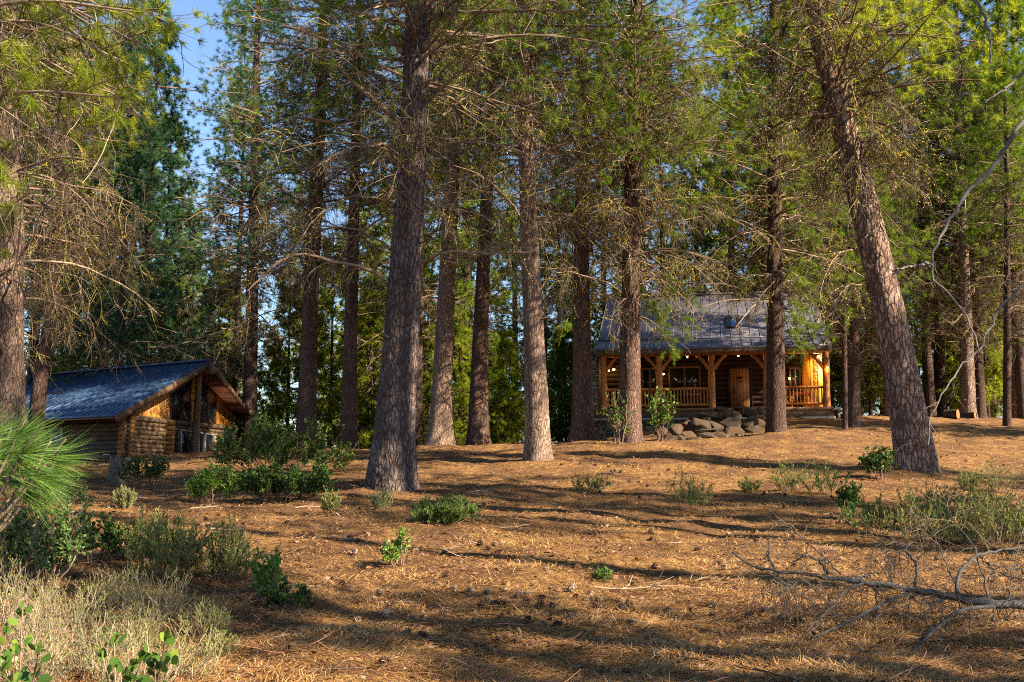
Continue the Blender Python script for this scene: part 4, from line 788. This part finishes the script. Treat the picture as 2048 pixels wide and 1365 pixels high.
shrub('manzanita_bush', 'small bright green bush at the lower left of the largest bush', 425, 1006, 92, 70, 'leaf', 3, ns=18, dens=1.4, leaf='leaf_bright', LL=.05)
shrub('manzanita_bush', 'dark green bush beside the grey stump in front of the log cabin', 290, 975, 95, 72, 'leaf', 4, ns=16, leaf='leaf_dark', LL=.055)
shrub('sage_shrub', 'rounded green shrub alone on the litter just right of the thickest trunk', 885, 1046, 134, 50, 'sage', 5, ns=60, dens=1.2, leaf='sage_green', LL=.06)
shrub('seedling_shrub', 'small lone leafy seedling in the middle of the open litter', 802, 1134, 78, 66, 'leaf', 6, ns=8, dens=.8, leaf='leaf_bright', LL=.045)
for i, (px, py, w_, h_, lab) in enumerate([(340, 1160, 190, 120, 'broad olive sage shrub in the left middle ground'), (440, 1165, 170, 110, 'olive sage shrub touching the right side of the broad olive one'), (290, 1125, 120, 90, 'smaller olive sage shrub behind the broad olive one')]):
    shrub('sage_shrub', lab, px, py, w_, h_, 'sage', 10 + i, ns=50, dens=.95, leaf='sage', LL=.05)
shrub('snowbrush_bush', 'large mixed green bush at the left edge below the long needled sapling', 60, 1170, 200, 170, 'leaf', 20, ns=22, dens=1.1, leaf='leaf_grey', LL=.05, Y=11.2)
shrub('snowbrush_bush', 'dark leaved bush right of the large left edge bush', 185, 1120, 140, 95, 'leaf', 21, ns=14, dens=.9, leaf='leaf_dark', LL=.05, Y=12.6)
shrub('snowbrush_bush', 'thin leafy bush under the drooping tips of the long needled sapling', 120, 1035, 120, 80, 'leaf', 22, ns=10, dens=.9, leaf='leaf_grey', LL=.05)
shrub('snowbrush_bush', 'bright green bush at the right end of the olive sage shrubs', 535, 1195, 90, 75, 'leaf', 23, ns=9, dens=.8, leaf='leaf_bright', LL=.045)
shrub('snowbrush_bush', 'low leafy sprawl just below the bright bush by the olive sage', 575, 1225, 90, 60, 'leaf', 24, ns=8, dens=.7, leaf='leaf_dark', LL=.045)
shrub('sage_shrub', 'small pale tuft on the litter left of the bright green bush', 250, 1020, 50, 45, 'sage', 25, ns=26, leaf='pale_brush', LL=.05)
pb = [(50, 1330, 220, 150, 'pale'), (170, 1365, 210, 130, 'pale'), (260, 1310, 170, 95, 'sage'), (350, 1365, 200, 110, 'pale'), (410, 1275, 120, 70, 'sage'), (130, 1260, 170, 110, 'sage'), (310, 1245, 170, 110, 'sage'), (30, 1250, 150, 120, 'pale'), (440, 1320, 80, 50, 'sage'), (230, 1225, 120, 90, 'sage'), (60, 1390, 240, 150, 'pale'), (260, 1400, 240, 150, 'pale')]
for i, (px, py, w_, h_, k) in enumerate(pb):
    shrub('rabbitbrush', 'pale straw and pink flowering brush in the lower left corner' if k == 'pale' else 'grey green brush just behind the pale brush in the lower left', px, py, w_, h_, 'sage', 40 + i, 'brush', 'pale brush in the lower left' if k == 'pale' else 'grey green brush in the lower left', ns=44, dens=.7, leaf=('pale_brush', 'sage_green', 'pale_brush', 'sage')[i % 4] if k == 'pale' else 'sage', stemm='stem_pale', LL=.022)
rb_ = [(1740, 1070, 150, 105, 'sage_green'), (1830, 1085, 170, 115, 'sage'), (1910, 1090, 170, 120, 'sage_green'), (1990, 1095, 160, 125, 'sage'), (2050, 1080, 130, 120, 'sage_green'), (1860, 1030, 140, 80, 'sage_green'), (1960, 1030, 150, 80, 'sage')]
for i, (px, py, w_, h_, lf) in enumerate(rb_):
    shrub('sage_shrub', 'loose olive shrub in the thicket below the leaning pine', px, py, w_, h_ * .72, 'sage', 60 + i, group='olive shrub thicket below the leaning pine', ns=38, dens=.75, leaf=lf, LL=.05)
shrub('manzanita_bush', 'dark leafy bush at the left end of the olive thicket', 1700, 1045, 75, 70, 'leaf', 70, ns=10, leaf='leaf_dark', LL=.05)
shrub('manzanita_bush', 'green leafy bush touching the left side of the leaning pine base', 1762, 962, 78, 66, 'leaf', 71, ns=13, leaf='leaf_dark', LL=.06)
for i, (px, py, w_, h_, lf, lab) in enumerate([(1580, 985, 95, 62, 'sage_green', 'brighter of the two low shrubs left of the leaning pine'), (1650, 990, 110, 60, 'leaf_dark', 'darker of the two low shrubs left of the leaning pine'), (1382, 1018, 105, 70, 'sage_green', 'lone green sage shrub in the open between seedling and leaning pine'),
        (2005, 990, 110, 66, 'pale_brush', 'pale grey tuft at the right edge behind the olive thicket'), (1940, 985, 60, 45, 'sage', 'small grey green tuft left of the pale grey tuft'), (1185, 985, 95, 32, 'sage', 'flat sparse green patch of shrub below the sunlit pine'), (660, 1030, 60, 45, 'sage', 'faint grey shrub left of the thickest trunk base'), (765, 1022, 50, 42, 'pale_brush', 'thin grey shrub growing against the front of the thickest trunk'), (1205, 1165, 46, 24, 'sage_green', 'tiny green tuft low on the litter to the right of the seedling'), (1500, 985, 60, 30, 'sage', 'low dry tuft between the lone sage and the two low shrubs')]):
    shrub('sage_shrub', lab, px, py, w_, h_, 'sage', 80 + i, ns=26, dens=.75, leaf=lf, LL=.05)
shrub('porch_sapling', 'bright green sapling standing in front of the boulders and porch railing', 1325, 884, 40, 112, 'leaf', 95, cat='sapling', ns=7, dens=.9, leaf='leaf_bright', LL=.11, Y=37.5)
shrub('manzanita_bush', 'dull green bush against the left foot of the lichen hung pine', 1238, 896, 40, 105, 'leaf', 96, ns=8, dens=.6, leaf='leaf_dark', LL=.075, Y=32.2)
# two leafy shrubs close to the camera, only their tops in view
def near_sprig(px, Y, stems, label, seed, LL=.046):
    rng = np.random.default_rng(seed); d = ray(px, 1300); x = d[0] * Y; z = float(zt(x, Y)); root = thing('snowbrush_sprig', (x, Y, z), label, 'shrub'); st, lf = MB(), MB(); o = np.array((x, Y, z))
    for k, (sx, sy, n) in enumerate(stems):
        e = at(sx, sy, Y + rng.uniform(-.25, .25)) - o; q = resample([(rng.normal(0, .05), rng.normal(0, .05), -.03), e * np.array((.35, .35, .55)) + rng.normal(0, .03, 3), e], 14); st.tubes(q, np.linspace(.008, .0025, 14), 6)
        s, dd, _ = sprout(q[None, 5:], n * 3, rng, .0, 1, 30, 80, -.2); e2 = s + dd * .015; st.tubes(np.stack([s, e2], 1), np.full((len(s), 2), .0012), 3); leaves(lf, e2, dd, LL, .8, rng, fold=.12)
        s, dd, _ = sprout(q[None, 12:], 4, rng, .6, 1, 10, 60, -.2); leaves(lf, s, dd, LL * .8, .75, rng, fold=.12)
    st.build('stems', M['stem'], root); lf.build('foliage', M['leaf_mid'], root)
near_sprig(40, 3.7, [(45, 1215, 12), (10, 1265, 9), (78, 1300, 8), (30, 1300, 12), (-10, 1320, 8)], 'darker round leaved shrub tip in the bottom left corner', 201)
near_sprig(270, 3.6, [(228, 1275, 5), (332, 1275, 8), (285, 1310, 14), (310, 1325, 14), (240, 1335, 10), (340, 1315, 8), (205, 1310, 4)], 'sunlit round leaved shrub tip at the bottom left of centre', 202)
# the long needled young pine at the left edge, close to the camera
def sapling():
    rng = np.random.default_rng(301); Y = 3.4; x = ray(-70, 900)[0] * Y; z = float(zt(x, Y)); o = np.array((x, Y, z)); root = thing('pine_sapling', o, 'young pine with very long green needles at the left edge, close up', 'pine sapling')
    tb = MB(); tb.tubes(resample([(0, 0, -.1), (.02, 0, .8), (0, .02, 1.9)], 12), np.linspace(.03, .012, 12), 8); tb.build('trunk', M['bark_dark'], root, smooth=True); w_, nd = MB(), MB()
    T = [((60, 915), (1, .0, -.12)), ((95, 935), (1, .1, -.3)), ((30, 880), (.9, -.2, .25)), ((75, 890), (1, .2, .3)), ((-20, 860), (.6, .3, .6)), ((110, 905), (1, -.1, .1)), ((10, 900), (.8, .4, .1)), ((140, 900), (1, .1, .05)), ((120, 945), (1, 0, -.35)), ((60, 860), (.9, .1, .5)), ]
    for i, ((px, py), ax) in enumerate(T):
        e = at(px - 8, py - 22, Y + rng.uniform(-.25, .25)) - o; s = np.array((0, 0, max(.3, e[2] - .35 - .1 * rng.uniform()))); q = resample([s, (s + e) / 2 + np.array((0, 0, -.03)), e], 8); w_.tubes(q, np.linspace(.007, .004, 8), 6, 1)
        m = 18; t = rng.uniform(.75, 1, m); b = np.array([q[int(a * 7)] for a in t]) * 1.0; needles(nd, b, np.repeat(np.array([ax], float), m, 0), 8, .175, .0032, rng, 4, 46, .03)
    w_.build('branches', TW(True), root); nd.build('needle_crown', M['needle_close'], root)
M['needle_close'] = mat_foliage('long_needle', [(0, (.045, .115, .02)), (.5, (.09, .19, .03)), (.9, (.17, .26, .045)), (1, (.3, .26, .08))], .4, gloss=.03, nscale=3)
sapling()
# boughs of a pine just outside the left edge, hanging into the upper left
def left_edge_pine():
    rng = np.random.default_rng(311); Y = 9.5; x = ray(-330, 800)[0] * Y; z = float(zt(x, Y)); o = np.array((x, Y, z)); root = thing('pine_tree', o, 'pine past the left edge whose bright needle tufts hang into the upper left corner', 'pine tree')
    C = np.array([(0, 0, -.2), (0, 0, 3), (.05, 0, 9), (0, 0, 17)]); make_trunk(C, np.array([.26, .22, .15, .03]), 32, 312).build('trunk', M['bark_pale'], root, smooth=True); w_, nd, dm, lm = MB(), MB(), MB(), MB()
    T = [(25, 85), (88, 52), (165, 42), (120, 150), (250, 195), (310, 105), (145, 195), (50, 150), (285, 25), (205, 110), (10, 30), (130, 105), (60, 10), (225, 25), (345, 60), (190, 175), (20, 190), (95, 235), (225, 245), (260, 130), (5, 360), (25, 420), (10, 455), (-10, 330)]
    for i, (px, py) in enumerate(T):
        dy = rng.uniform(-1.3, 1.3); e = at(px, py, Y + dy) - o; s = np.array((0, 0, e[2] + rng.uniform(-.2, .9))); mid = s * .45 + e * .55 + np.array((0, 0, .25 + rng.uniform(0, .3))); q = resample([s, mid, e], 14); w_.tubes(q, np.linspace(.028, .007, 14), 6)
        sp2, d2, _ = sprout(q[None], 5, rng, .55, 1, 25, 65, -.1); P2 = grow(sp2, d2, rng.uniform(.12, .4, 5), 5, -.03, .12, rng); w_.tubes(P2, rad(5, 5, np.full(5, .007), np.full(5, .004)), 4, 1)
        B = np.concatenate([P2[:, -1], q[-1:]]); A = np.concatenate([P2[:, -1] - P2[:, -2], q[-1:] - q[-2:-1]]); needles(nd, B, A, 60, .19, .006, rng, 10, 85, .10)
        s3, d3, _ = sprout(q[None], 8, rng, .3, 1, 30, 80, .3); P3 = grow(s3, d3, rng.uniform(.3, 1.1, 8), 9, .14, .2, rng, .08); dm.tubes(P3, rad(8, 9, np.full(8, .008), np.full(8, .003)), 4, 1)
        s4, d4, _ = sprout(P3, 3, rng, .2, 1, 30, 80, .2); P4 = grow(s4, d4, rng.uniform(.1, .5, len(s4)), 6, .12, .24, rng, .1); dm.tubes(P4, rad(len(s4), 6, np.full(len(s4), .004), np.full(len(s4), .002)), 3, 1)
    w_.build('crown_wood', TW(), root); nd.build('needle_crown', M['needle_sun'], root); dm.build('bare_crown', TW(), root)
left_edge_pine()

# ------------------------------------------------------------------ boulders, stump, log rounds, fallen limb
M['rock'] = None
def mat_rock():
    m, t, out = newmat('boulder_rock'); v = coords(t); n1 = noise(t, v, 2.2, 6, .6); n2 = noise(t, v, 14, 6, .7)
    oi = t.nodes.new('ShaderNodeObjectInfo'); c = ramp(t, oi.outputs['Random'], [(0, (.065, .035, .017)), (.5, (.095, .047, .022)), (1, (.05, .037, .026))]); c = mixc(t, ramp(t, n1, [(.4, (0, 0, 0)), (.6, (.7,) * 3)]), c, (.055, .048, .038))
    c = mixc(t, ramp(t, n2, [(.35, (.6,) * 3), (.65, (0, 0, 0))]), c, (.035, .03, .025)); pbsdf(t, out, c, .9, bump(t, mth(t, 'ADD', n1, mth(t, 'MULTIPLY', n2, .4)), .07), spec=.15); return m
M['rock'] = mat_rock()
import bmesh
def boulder(px, py, wpx, hpx, Y, seed, label=None):
    rng = np.random.default_rng(seed); c = at(px, py, Y); W, H = wpx * Y / F, hpx * Y / F; bm = bmesh.new()
    for p in unit(rng.normal(0, 1, (15, 3))) * np.array((W * .53, W * .42, H * .58)) * rng.uniform(.9, 1.06, (15, 1)): bm.verts.new(p)
    bmesh.ops.convex_hull(bm, input=bm.verts[:]); bmesh.ops.delete(bm, geom=[v for v in bm.verts if not v.link_faces], context='VERTS')
    bmesh.ops.bevel(bm, geom=bm.edges[:], offset=min(W, H) * .05, segments=2, affect='EDGES', profile=.6)
    me = bpy.data.meshes.new('boulder'); bm.to_mesh(me); bm.free(); me.materials.append(M['rock']); o = bpy.data.objects.new('boulder', me); COL.objects.link(o); o.location = tuple(c)
    return tag(o, 'angular brown boulder in the rock pile below the porch', 'boulder', 'boulders piled below the porch')
RK = [(820,1085,115,75),(930,1095,160,115),(1050,1090,105,110),(1170,1085,175,95),(1330,1085,160,90),(1010,1015,185,60),(1150,1005,135,66),(1290,990,155,60),(1345,1035,165,70),(1190,1042,125,75),(850,1155,100,85),(760,1125,100,85),(1000,1165,180,75),(1180,1150,160,80),(1330,1135,140,80),(700,1190,130,60),(640,1140,95,70),(1080,965,110,36),(1240,958,110,34),(1370,975,100,40),(900,1025,95,45),(1260,1165,120,60),(1100,1175,120,60),(880,1195,120,50),(960,1045,100,55),(1400,1060,80,60),(780,1185,110,55)]
for i, (x, y, w_, h_) in enumerate(RK):
    px, py = 1150 + x * .2686, 560 + y * .2686; boulder(px, py, w_ * .2686 * 1.22, h_ * .2686 * 1.25, 40.0 + (885 - py) * .075, 500 + i)
M['stump'] = mat_wood('grey_split_stump', (.26, .235, .205), (.09, .075, .062), (9, 9, .7), 4, .9, .1, .05)
g = gpt(240, 966); Ys = g[1]; b = MB(); th = np.linspace(0, 2 * math.pi, 40, endpoint=False); rng = np.random.default_rng(9); r = 20 * Ys / F; hh = 52 * Ys / F
fl = 1 + .10 * np.sin(th * 9) + rng.normal(0, .04, 40); prof = [(-.1, 1.12), (.12, 1.02), (.5, .93), (.92, .9)]; V = []
for k, (z, s) in enumerate(prof): V.append(np.stack([np.cos(th) * r * s * fl, np.sin(th) * r * s * fl, hh * z + (rng.normal(0, .05, 40) * hh if k == 3 else 0 * th)], 1))
V = np.concatenate(V); k = np.arange(3)[:, None] * 40; j = np.arange(40)[None]; b.add(V, np.stack([k + j, k + (j + 1) % 40, k + 40 + (j + 1) % 40, k + 40 + j], -1).reshape(-1, 4)); b.f.append((np.array([list(range(120, 160))]), 0))
tag(b.build('tree_stump', M['stump'], loc=g), 'grey weathered stump standing in front of the log cabin corner', 'stump')
M['log_bark'] = M['bark_dark']
for px, py, w_, lab in ((1908, 838, 26, 'larger cut log round lying beside the pale grey pine'), (1942, 836, 16, 'smaller cut log round at the foot of the pale grey pine')):
    g = gpt(px, py); r = w_ * .5 * g[1] / F * .75; root = thing('log_round', g + np.array((0, 0, r * .9)), lab, 'log'); b = MB(); b.tubes([(-.25, .35, 0), (0, 0, 0), (.12, -.2, 0)], [r] * 3, 16); b.build('bark', M['bark_dark'], root, smooth=True)
    b = MB(); b.tubes([(.12, -.2, 0), (.121, -.201, 0)], [r * .98, r * .01], 16); b.build('cut_face', M['log_end'], root)
# fallen weathered limb, lower right
def fallen_limb():
    Z6 = lambda pts: [(1348 + x * .5128, 665 + y * .5128) for x, y in pts]; Y = 9.3; o = at(1900, 1230, Y); o[2] = float(zt(o[0], o[1]))
    root = thing('fallen_limb', o, 'fallen grey weathered limb with bare forked branches lying across the lower right', 'fallen limb'); L = [
     ([(225, 855), (290, 905), (400, 930), (520, 942), (650, 965), (760, 978), (870, 992), (980, 1015), (1090, 1035), (1200, 1050), (1365, 1065), (1560, 1085)], .008, .046, .0, 0),
     ([(600, 940), (570, 895), (520, 870), (475, 868)], .022, .008, -.2, 0), ([(650, 945), (580, 870), (500, 800), (420, 730)], .011, .004, .5, 0), ([(940, 990), (945, 900), (905, 850), (940, 790)], .024, .007, .3, 0), ([(905, 850), (880, 830), (855, 815)], .018, .005, .2, .3), ([(850, 968), (825, 900), (830, 850), (800, 805)], .012, .004, .25, 0),
     ([(1105, 1025), (1105, 970), (1130, 915), (1190, 870), (1290, 850), (1400, 835)], .028, .012, .6, 0), ([(1160, 1035), (1110, 1010), (1060, 900), (1020, 800), (985, 710)], .013, .004, .9, 0), ([(1230, 1045), (1200, 930), (1165, 830), (1090, 740), (1050, 640)], .014, .004, 1.1, 0),
     ([(760, 980), (700, 990), (650, 1030), (580, 1110), (520, 1172)], .020, .006, -.6, 0), ([(950, 1022), (860, 1035), (790, 1070), (700, 1120), (620, 1160), (540, 1190)], .024, .008, -.7, 0), ([(1260, 1068), (1150, 1080), (1080, 1110), (1010, 1170), (950, 1220), (910, 1300), (880, 1350)], .030, .012, -1.3, 0), ([(1060, 1040), (980, 1060), (940, 1040), (910, 1005)], .016, .006, -.3, 0),
     ([(790, 1000), (795, 1100), (800, 1190)], .010, .005, -.2, 0), ([(920, 1030), (910, 1130), (930, 1200)], .010, .005, -.2, 0), ([(1045, 1045), (1045, 1150), (1060, 1260)], .010, .004, -.3, 0), ([(1250, 1070), (1250, 1130), (1270, 1190)], .012, .005, -.3, 0), ([(935, 1280), (960, 1320), (990, 1365)], .010, .004, -.3, -1.0), ([(1280, 1080), (1305, 1140), (1330, 1200)], .008, .003, -.3, 0), ([(495, 945), (470, 985), (440, 1000)], .009, .004, -.2, 0), ([(395, 930), (385, 950), (370, 972)], .007, .003, -.1, 0), ([(390, 922), (372, 880), (358, 838)], .010, .004, .2, 0), ([(595, 962), (530, 1000), (460, 1045)], .008, .004, -.4, 0), ([(1190, 870), (1270, 940), (1365, 965)], .012, .006, -.3, .5), ([(1300, 1060), (1330, 900), (1365, 760)], .012, .006, .5, 0), ([(1110, 1010), (1150, 1080), (1160, 1200), (1180, 1330)], .009, .004, -.6, 0), ([(1225, 900), (1300, 920), (1380, 925)], .012, .008, .2, .6), ([(700, 965), (760, 945), (815, 935)], .012, .006, .3, 0)]
    for i, (pts, a, c, dY, y0) in enumerate(L):
        m_ = MB(); px_limb(m_, o, Z6(pts), Y + y0, a * (1 if i == 0 else .68), c * (1 if i == 0 else .7), 700 + i, dY, 40 if i == 0 else 18, 64 if i == 0 else 12, 4, mat=3, lr=.006, subL=(.06, .5), hang=.35, jit=.006); m_.build('limb' if i == 0 else 'branch', [M['twig_dark'], M['twig_dark'], M['moss_twig'], M['gray_limb']], root)
fallen_limb()

# ------------------------------------------------------------------ litter: needles (stuff), cones, twigs
rng = np.random.default_rng(42)
def scatter(n, y0, y1, spread=.57, p=1.0):
    u = rng.uniform(0, 1, n) ** p; Y = 1 / (1 / y1 + (1 / y0 - 1 / y1) * u); X = Y * rng.uniform(-spread, spread, n); return X, Y, zt(X, Y)
M['litter'] = mat_island('fallen_needle', [(0, (.07, .034, .017)), (.35, (.21, .10, .035)), (.7, (.42, .225, .07)), (.92, (.56, .34, .13)), (1, (.64, .46, .25))], .85)
lt = MB()
X, Yy, Zz = scatter(230000, 5.6, 40); n = len(X); cl = np.sin(X * 2.3 + np.sin(Yy * 1.7) * 2) * np.sin(Yy * 2.1 + X * .7); az = rng.normal(0, .75, n) + cl * 1.6 + (rng.uniform(0, 1, n) < .25) * rng.uniform(0, 6.28, n); L = rng.uniform(.09, .19, n); wd = np.maximum(.0030, Yy * .00042)
pt = rng.normal(.04, .16, n); D = np.stack([np.cos(az) * np.cos(pt), np.sin(az) * np.cos(pt), np.sin(pt)], 1); S = np.stack([-np.sin(az), np.cos(az), 0 * az], 1) * wd[:, None] * .5
Bp = np.stack([X, Yy, Zz + rng.uniform(.004, .03, n)], 1); mid = Bp + D * L[:, None] * .5 + S * 0 + np.stack([rng.normal(0, .012, n), rng.normal(0, .012, n), rng.uniform(0, .012, n)], 1); e = Bp + D * L[:, None]
V = np.stack([Bp - S, Bp + S, mid + S, mid - S, e], 1).reshape(-1, 3); i = np.arange(n)[:, None] * 5
lt.add(V, i + np.array([[0, 1, 2, 3]])); lt.f.append((i + np.array([[3, 2, 4]]), 0))
tag(lt.build('fallen_needles', M['litter']), 'loose fallen pine needles over the slope', kind='stuff')
M['debris'] = mat_island('bark_flakes', [(0, (.035, .02, .014)), (.5, (.13, .06, .035)), (.85, (.20, .10, .06)), (1, (.28, .21, .16))], .9)
db = MB(); X, Yy, Zz = scatter(9000, 6, 38); n = len(X); a = rng.uniform(0, 6.28, n); L = rng.uniform(.008, .032, n) * (1 + Yy / 20); t1 = np.stack([np.cos(a), np.sin(a), rng.normal(0, .3, n)], 1) * L[:, None]; t2 = np.stack([-np.sin(a), np.cos(a), rng.normal(0, .3, n)], 1) * (L * rng.uniform(.3, .8, n))[:, None]; c_ = np.stack([X, Yy, Zz + .022], 1)
db.add(np.stack([c_ - t1, c_ + t2 * .9, c_ + t1 * 1.1, c_ - t2 + np.array((0, 0, .006))], 1).reshape(-1, 3), np.arange(n * 4).reshape(-1, 4))
X, Yy, Zz = scatter(1800, 6, 34); n = len(X); P_ = grow(np.stack([X, Yy, Zz + .03], 1), np.stack([rng.normal(0, 1, n), rng.normal(0, 1, n), rng.normal(.02, .08, n)], 1), rng.uniform(.08, .45, n), 5, .0, .14, rng); db.tubes(P_, rad(n, 5, rng.uniform(.002, .006, n), rng.uniform(.0015, .003, n)), 4)
tag(db.build('forest_debris', M['debris']), 'bark flakes and bits of twig strewn over the needles', kind='stuff')
M['cone'] = mat_island('pine_cone', [(0, (.03, .015, .009)), (.6, (.085, .042, .023)), (.92, (.17, .095, .055)), (1, (.36, .27, .2))], .8)
M['cone_grey'] = mat_island('old_pine_cone', [(0, (.07, .045, .03)), (.6, (.16, .105, .07)), (1, (.34, .26, .19))], .85)
def cone_mesh(mat, seed):
    r_ = np.random.default_rng(seed); c = MB(); k = np.linspace(0, math.pi, 8); c.tubes(np.stack([0 * k, 0 * k, -.036 * np.cos(k)], 1), .014 * np.sin(k) + .001, 7); m = 78; t = np.linspace(.03, .97, m); a = np.arange(m) * 2.39996; rr = .034 * np.sin(math.pi * t ** .8) ** .7 + .006; z = -.042 + .088 * t
    o = np.stack([np.cos(a), np.sin(a), 0 * a], 1); s = np.stack([-np.sin(a), np.cos(a), 0 * a], 1); up = np.array((0, 0, 1.0)); zc = np.stack([0 * a, 0 * a, z], 1); w_ = (.008 + .005 * np.sin(math.pi * t))[:, None]
    b0, tip = zc + o * .006, zc + o * rr[:, None] + up * (.012 * (t[:, None] - .2)) + r_.normal(0, .0015, (m, 3)); md = zc + o * rr[:, None] * .75 + up * .001; lo = tip - up * .006 - o * .004
    V = np.stack([b0, md - s * w_, tip, md + s * w_, lo], 1).reshape(-1, 3); i = np.arange(m)[:, None] * 5; c.add(V, np.concatenate([i + np.array([[0, 1, 2, 3]]), i + np.array([[0, 3, 4, 1]])])); c.f.append((np.concatenate([i + np.array([[1, 4, 2]]), i + np.array([[4, 3, 2]])]) + c.n - len(V), 0)); return c
CP = [cone_mesh('cone', 1).build('pine_cone', M['cone']), cone_mesh('cone', 2).build('pine_cone', M['cone_grey'])]
def put_cone(X_, Y_, sc, k, first=[True, True]):
    o = CP[k] if first[k] else CP[k].copy()
    if not first[k]: COL.objects.link(o)
    first[k] = False; tag(o, ('dark brown fallen pine cone lying on the needle litter', 'grey weathered pine cone lying on the needle litter')[k], 'pine cone', ('brown pine cones on the litter', 'grey pine cones on the litter')[k])
    o.location = (X_, Y_, float(zt(X_, Y_)) + .028 * sc); o.rotation_euler = (rng.uniform(.7, 2.4), rng.uniform(-.5, .5), rng.uniform(0, 6.28)); o.scale = (sc,) * 3
near = [(168, 1320, 0), (508, 1013 + 175, 0), (907, 1185 + 0, 1), (975, 1193, 1), (1005, 1220, 0), (783, 1218, 0), (1145, 1185, 1), (1180, 1195, 1), (1080, 1220, 0), (1195, 1222, 0), (1566, 1248, 1), (1600, 1252, 0), (1674, 1300, 1), (1310, 1060 + 78, 0), (770, 1335, 0), (938, 1188, 1), (1155, 1140, 0), (888, 1113, 0), (960, 1093, 0), (990, 1095, 1), (1425, 1225, 1), (1450, 1140, 1), (710, 1110, 1), (735, 1075, 1)]
for px, py, k in near: g = gpt(px, py); put_cone(g[0], g[1], rng.uniform(1.0, 1.25), k)
Xk, Yk, _ = scatter(34, 9, 30, .45, 1.3); ik = rng.integers(0, 34, 235); fk = rng.uniform(0, 1, 235) < .7; Xc, Yc, _ = scatter(235, 8, 32, .5, 1.5); Xc = np.where(fk, Xk[ik] + rng.normal(0, .8, 235), Xc); Yc = np.where(fk, Yk[ik] + rng.normal(0, .8, 235), Yc)
for a, c in zip(Xc, Yc):
    if a / c < -.25 and c < 11: continue
    put_cone(a, c, rng.uniform(.75, 1.1), int(rng.uniform() < .3))
def twig(px, py, Lpx, ang, r, k, pale=True):
    g = gpt(px, py); L = Lpx * g[1] / F; m_ = MB(); n_ = 9; t = np.linspace(0, 1, n_); x = np.cos(ang) * L * t + rng.normal(0, .012 * L, n_); y = np.sin(ang) * L * t * 1.5 + rng.normal(0, .02 * L, n_); z = zt(g[0] + x, g[1] + y) - g[2] + .02 + .05 * L * np.sin(t * 3.1) * rng.uniform(0, 1)
    P = np.stack([x, y, z], 1); m_.tubes(P, np.linspace(r, r * .35, n_), 5); s, d, _ = sprout(P[None], 7, rng, .2, 1, 25, 60, -.05); P2 = grow(s, d, rng.uniform(.1, .35, 7) * L, 5, .05, .2, rng); m_.tubes(P2, rad(7, 5, np.full(7, r * .45), np.full(7, r * .2)), 4)
    return tag(m_.build('fallen_twig', M['stem_pale'] if pale else M['twig_dark'], loc=g), ('pale bare twig lying on the needle litter', 'dark bare twig lying on the needle litter')[0 if pale else 1], 'twig', ('pale twigs on the litter', 'dark twigs on the litter')[0 if pale else 1])
for i, (px, py, L, a, r) in enumerate([(1190, 1180, 200, -.1, .011), (1000, 1060, 70, .5, .008), (770, 1210, 70, -.15, .008), (930, 990, 60, .6, .01), (960, 985, 40, -.7, .01), (590, 1020, 80, .3, .009), (420, 1060, 60, .1, .01), (200, 1110, 130, -.2, .016), (460, 1130, 60, .6, .008), (380, 1020, 60, .5, .01), (1390, 1170, 60, .3, .006), (1200, 950, 50, -.5, .012), (680, 1085, 50, .2, .008), (1300, 1330, 60, .7, .006), (850, 1290, 45, .2, .006), (1340, 1090, 40, .5, .006), (60, 1150, 90, .2, .010), (20, 1060, 90, .3, .02)]): twig(px, py, L, a, r, i)
for i in range(26):
    Xt, Yt, _ = scatter(1, 9, 34, .48); px = 1024 + F * Xt[0] / Yt[0]; d = (CAMZ - float(zt(Xt[0], Yt[0]))) / Yt[0]; v = math.tan(-math.atan(d) - PITCH); twig(px, 682.5 - v * F, rng.uniform(25, 70), rng.uniform(0, 6.28), rng.uniform(.004, .009), i, pale=bool(i % 2))
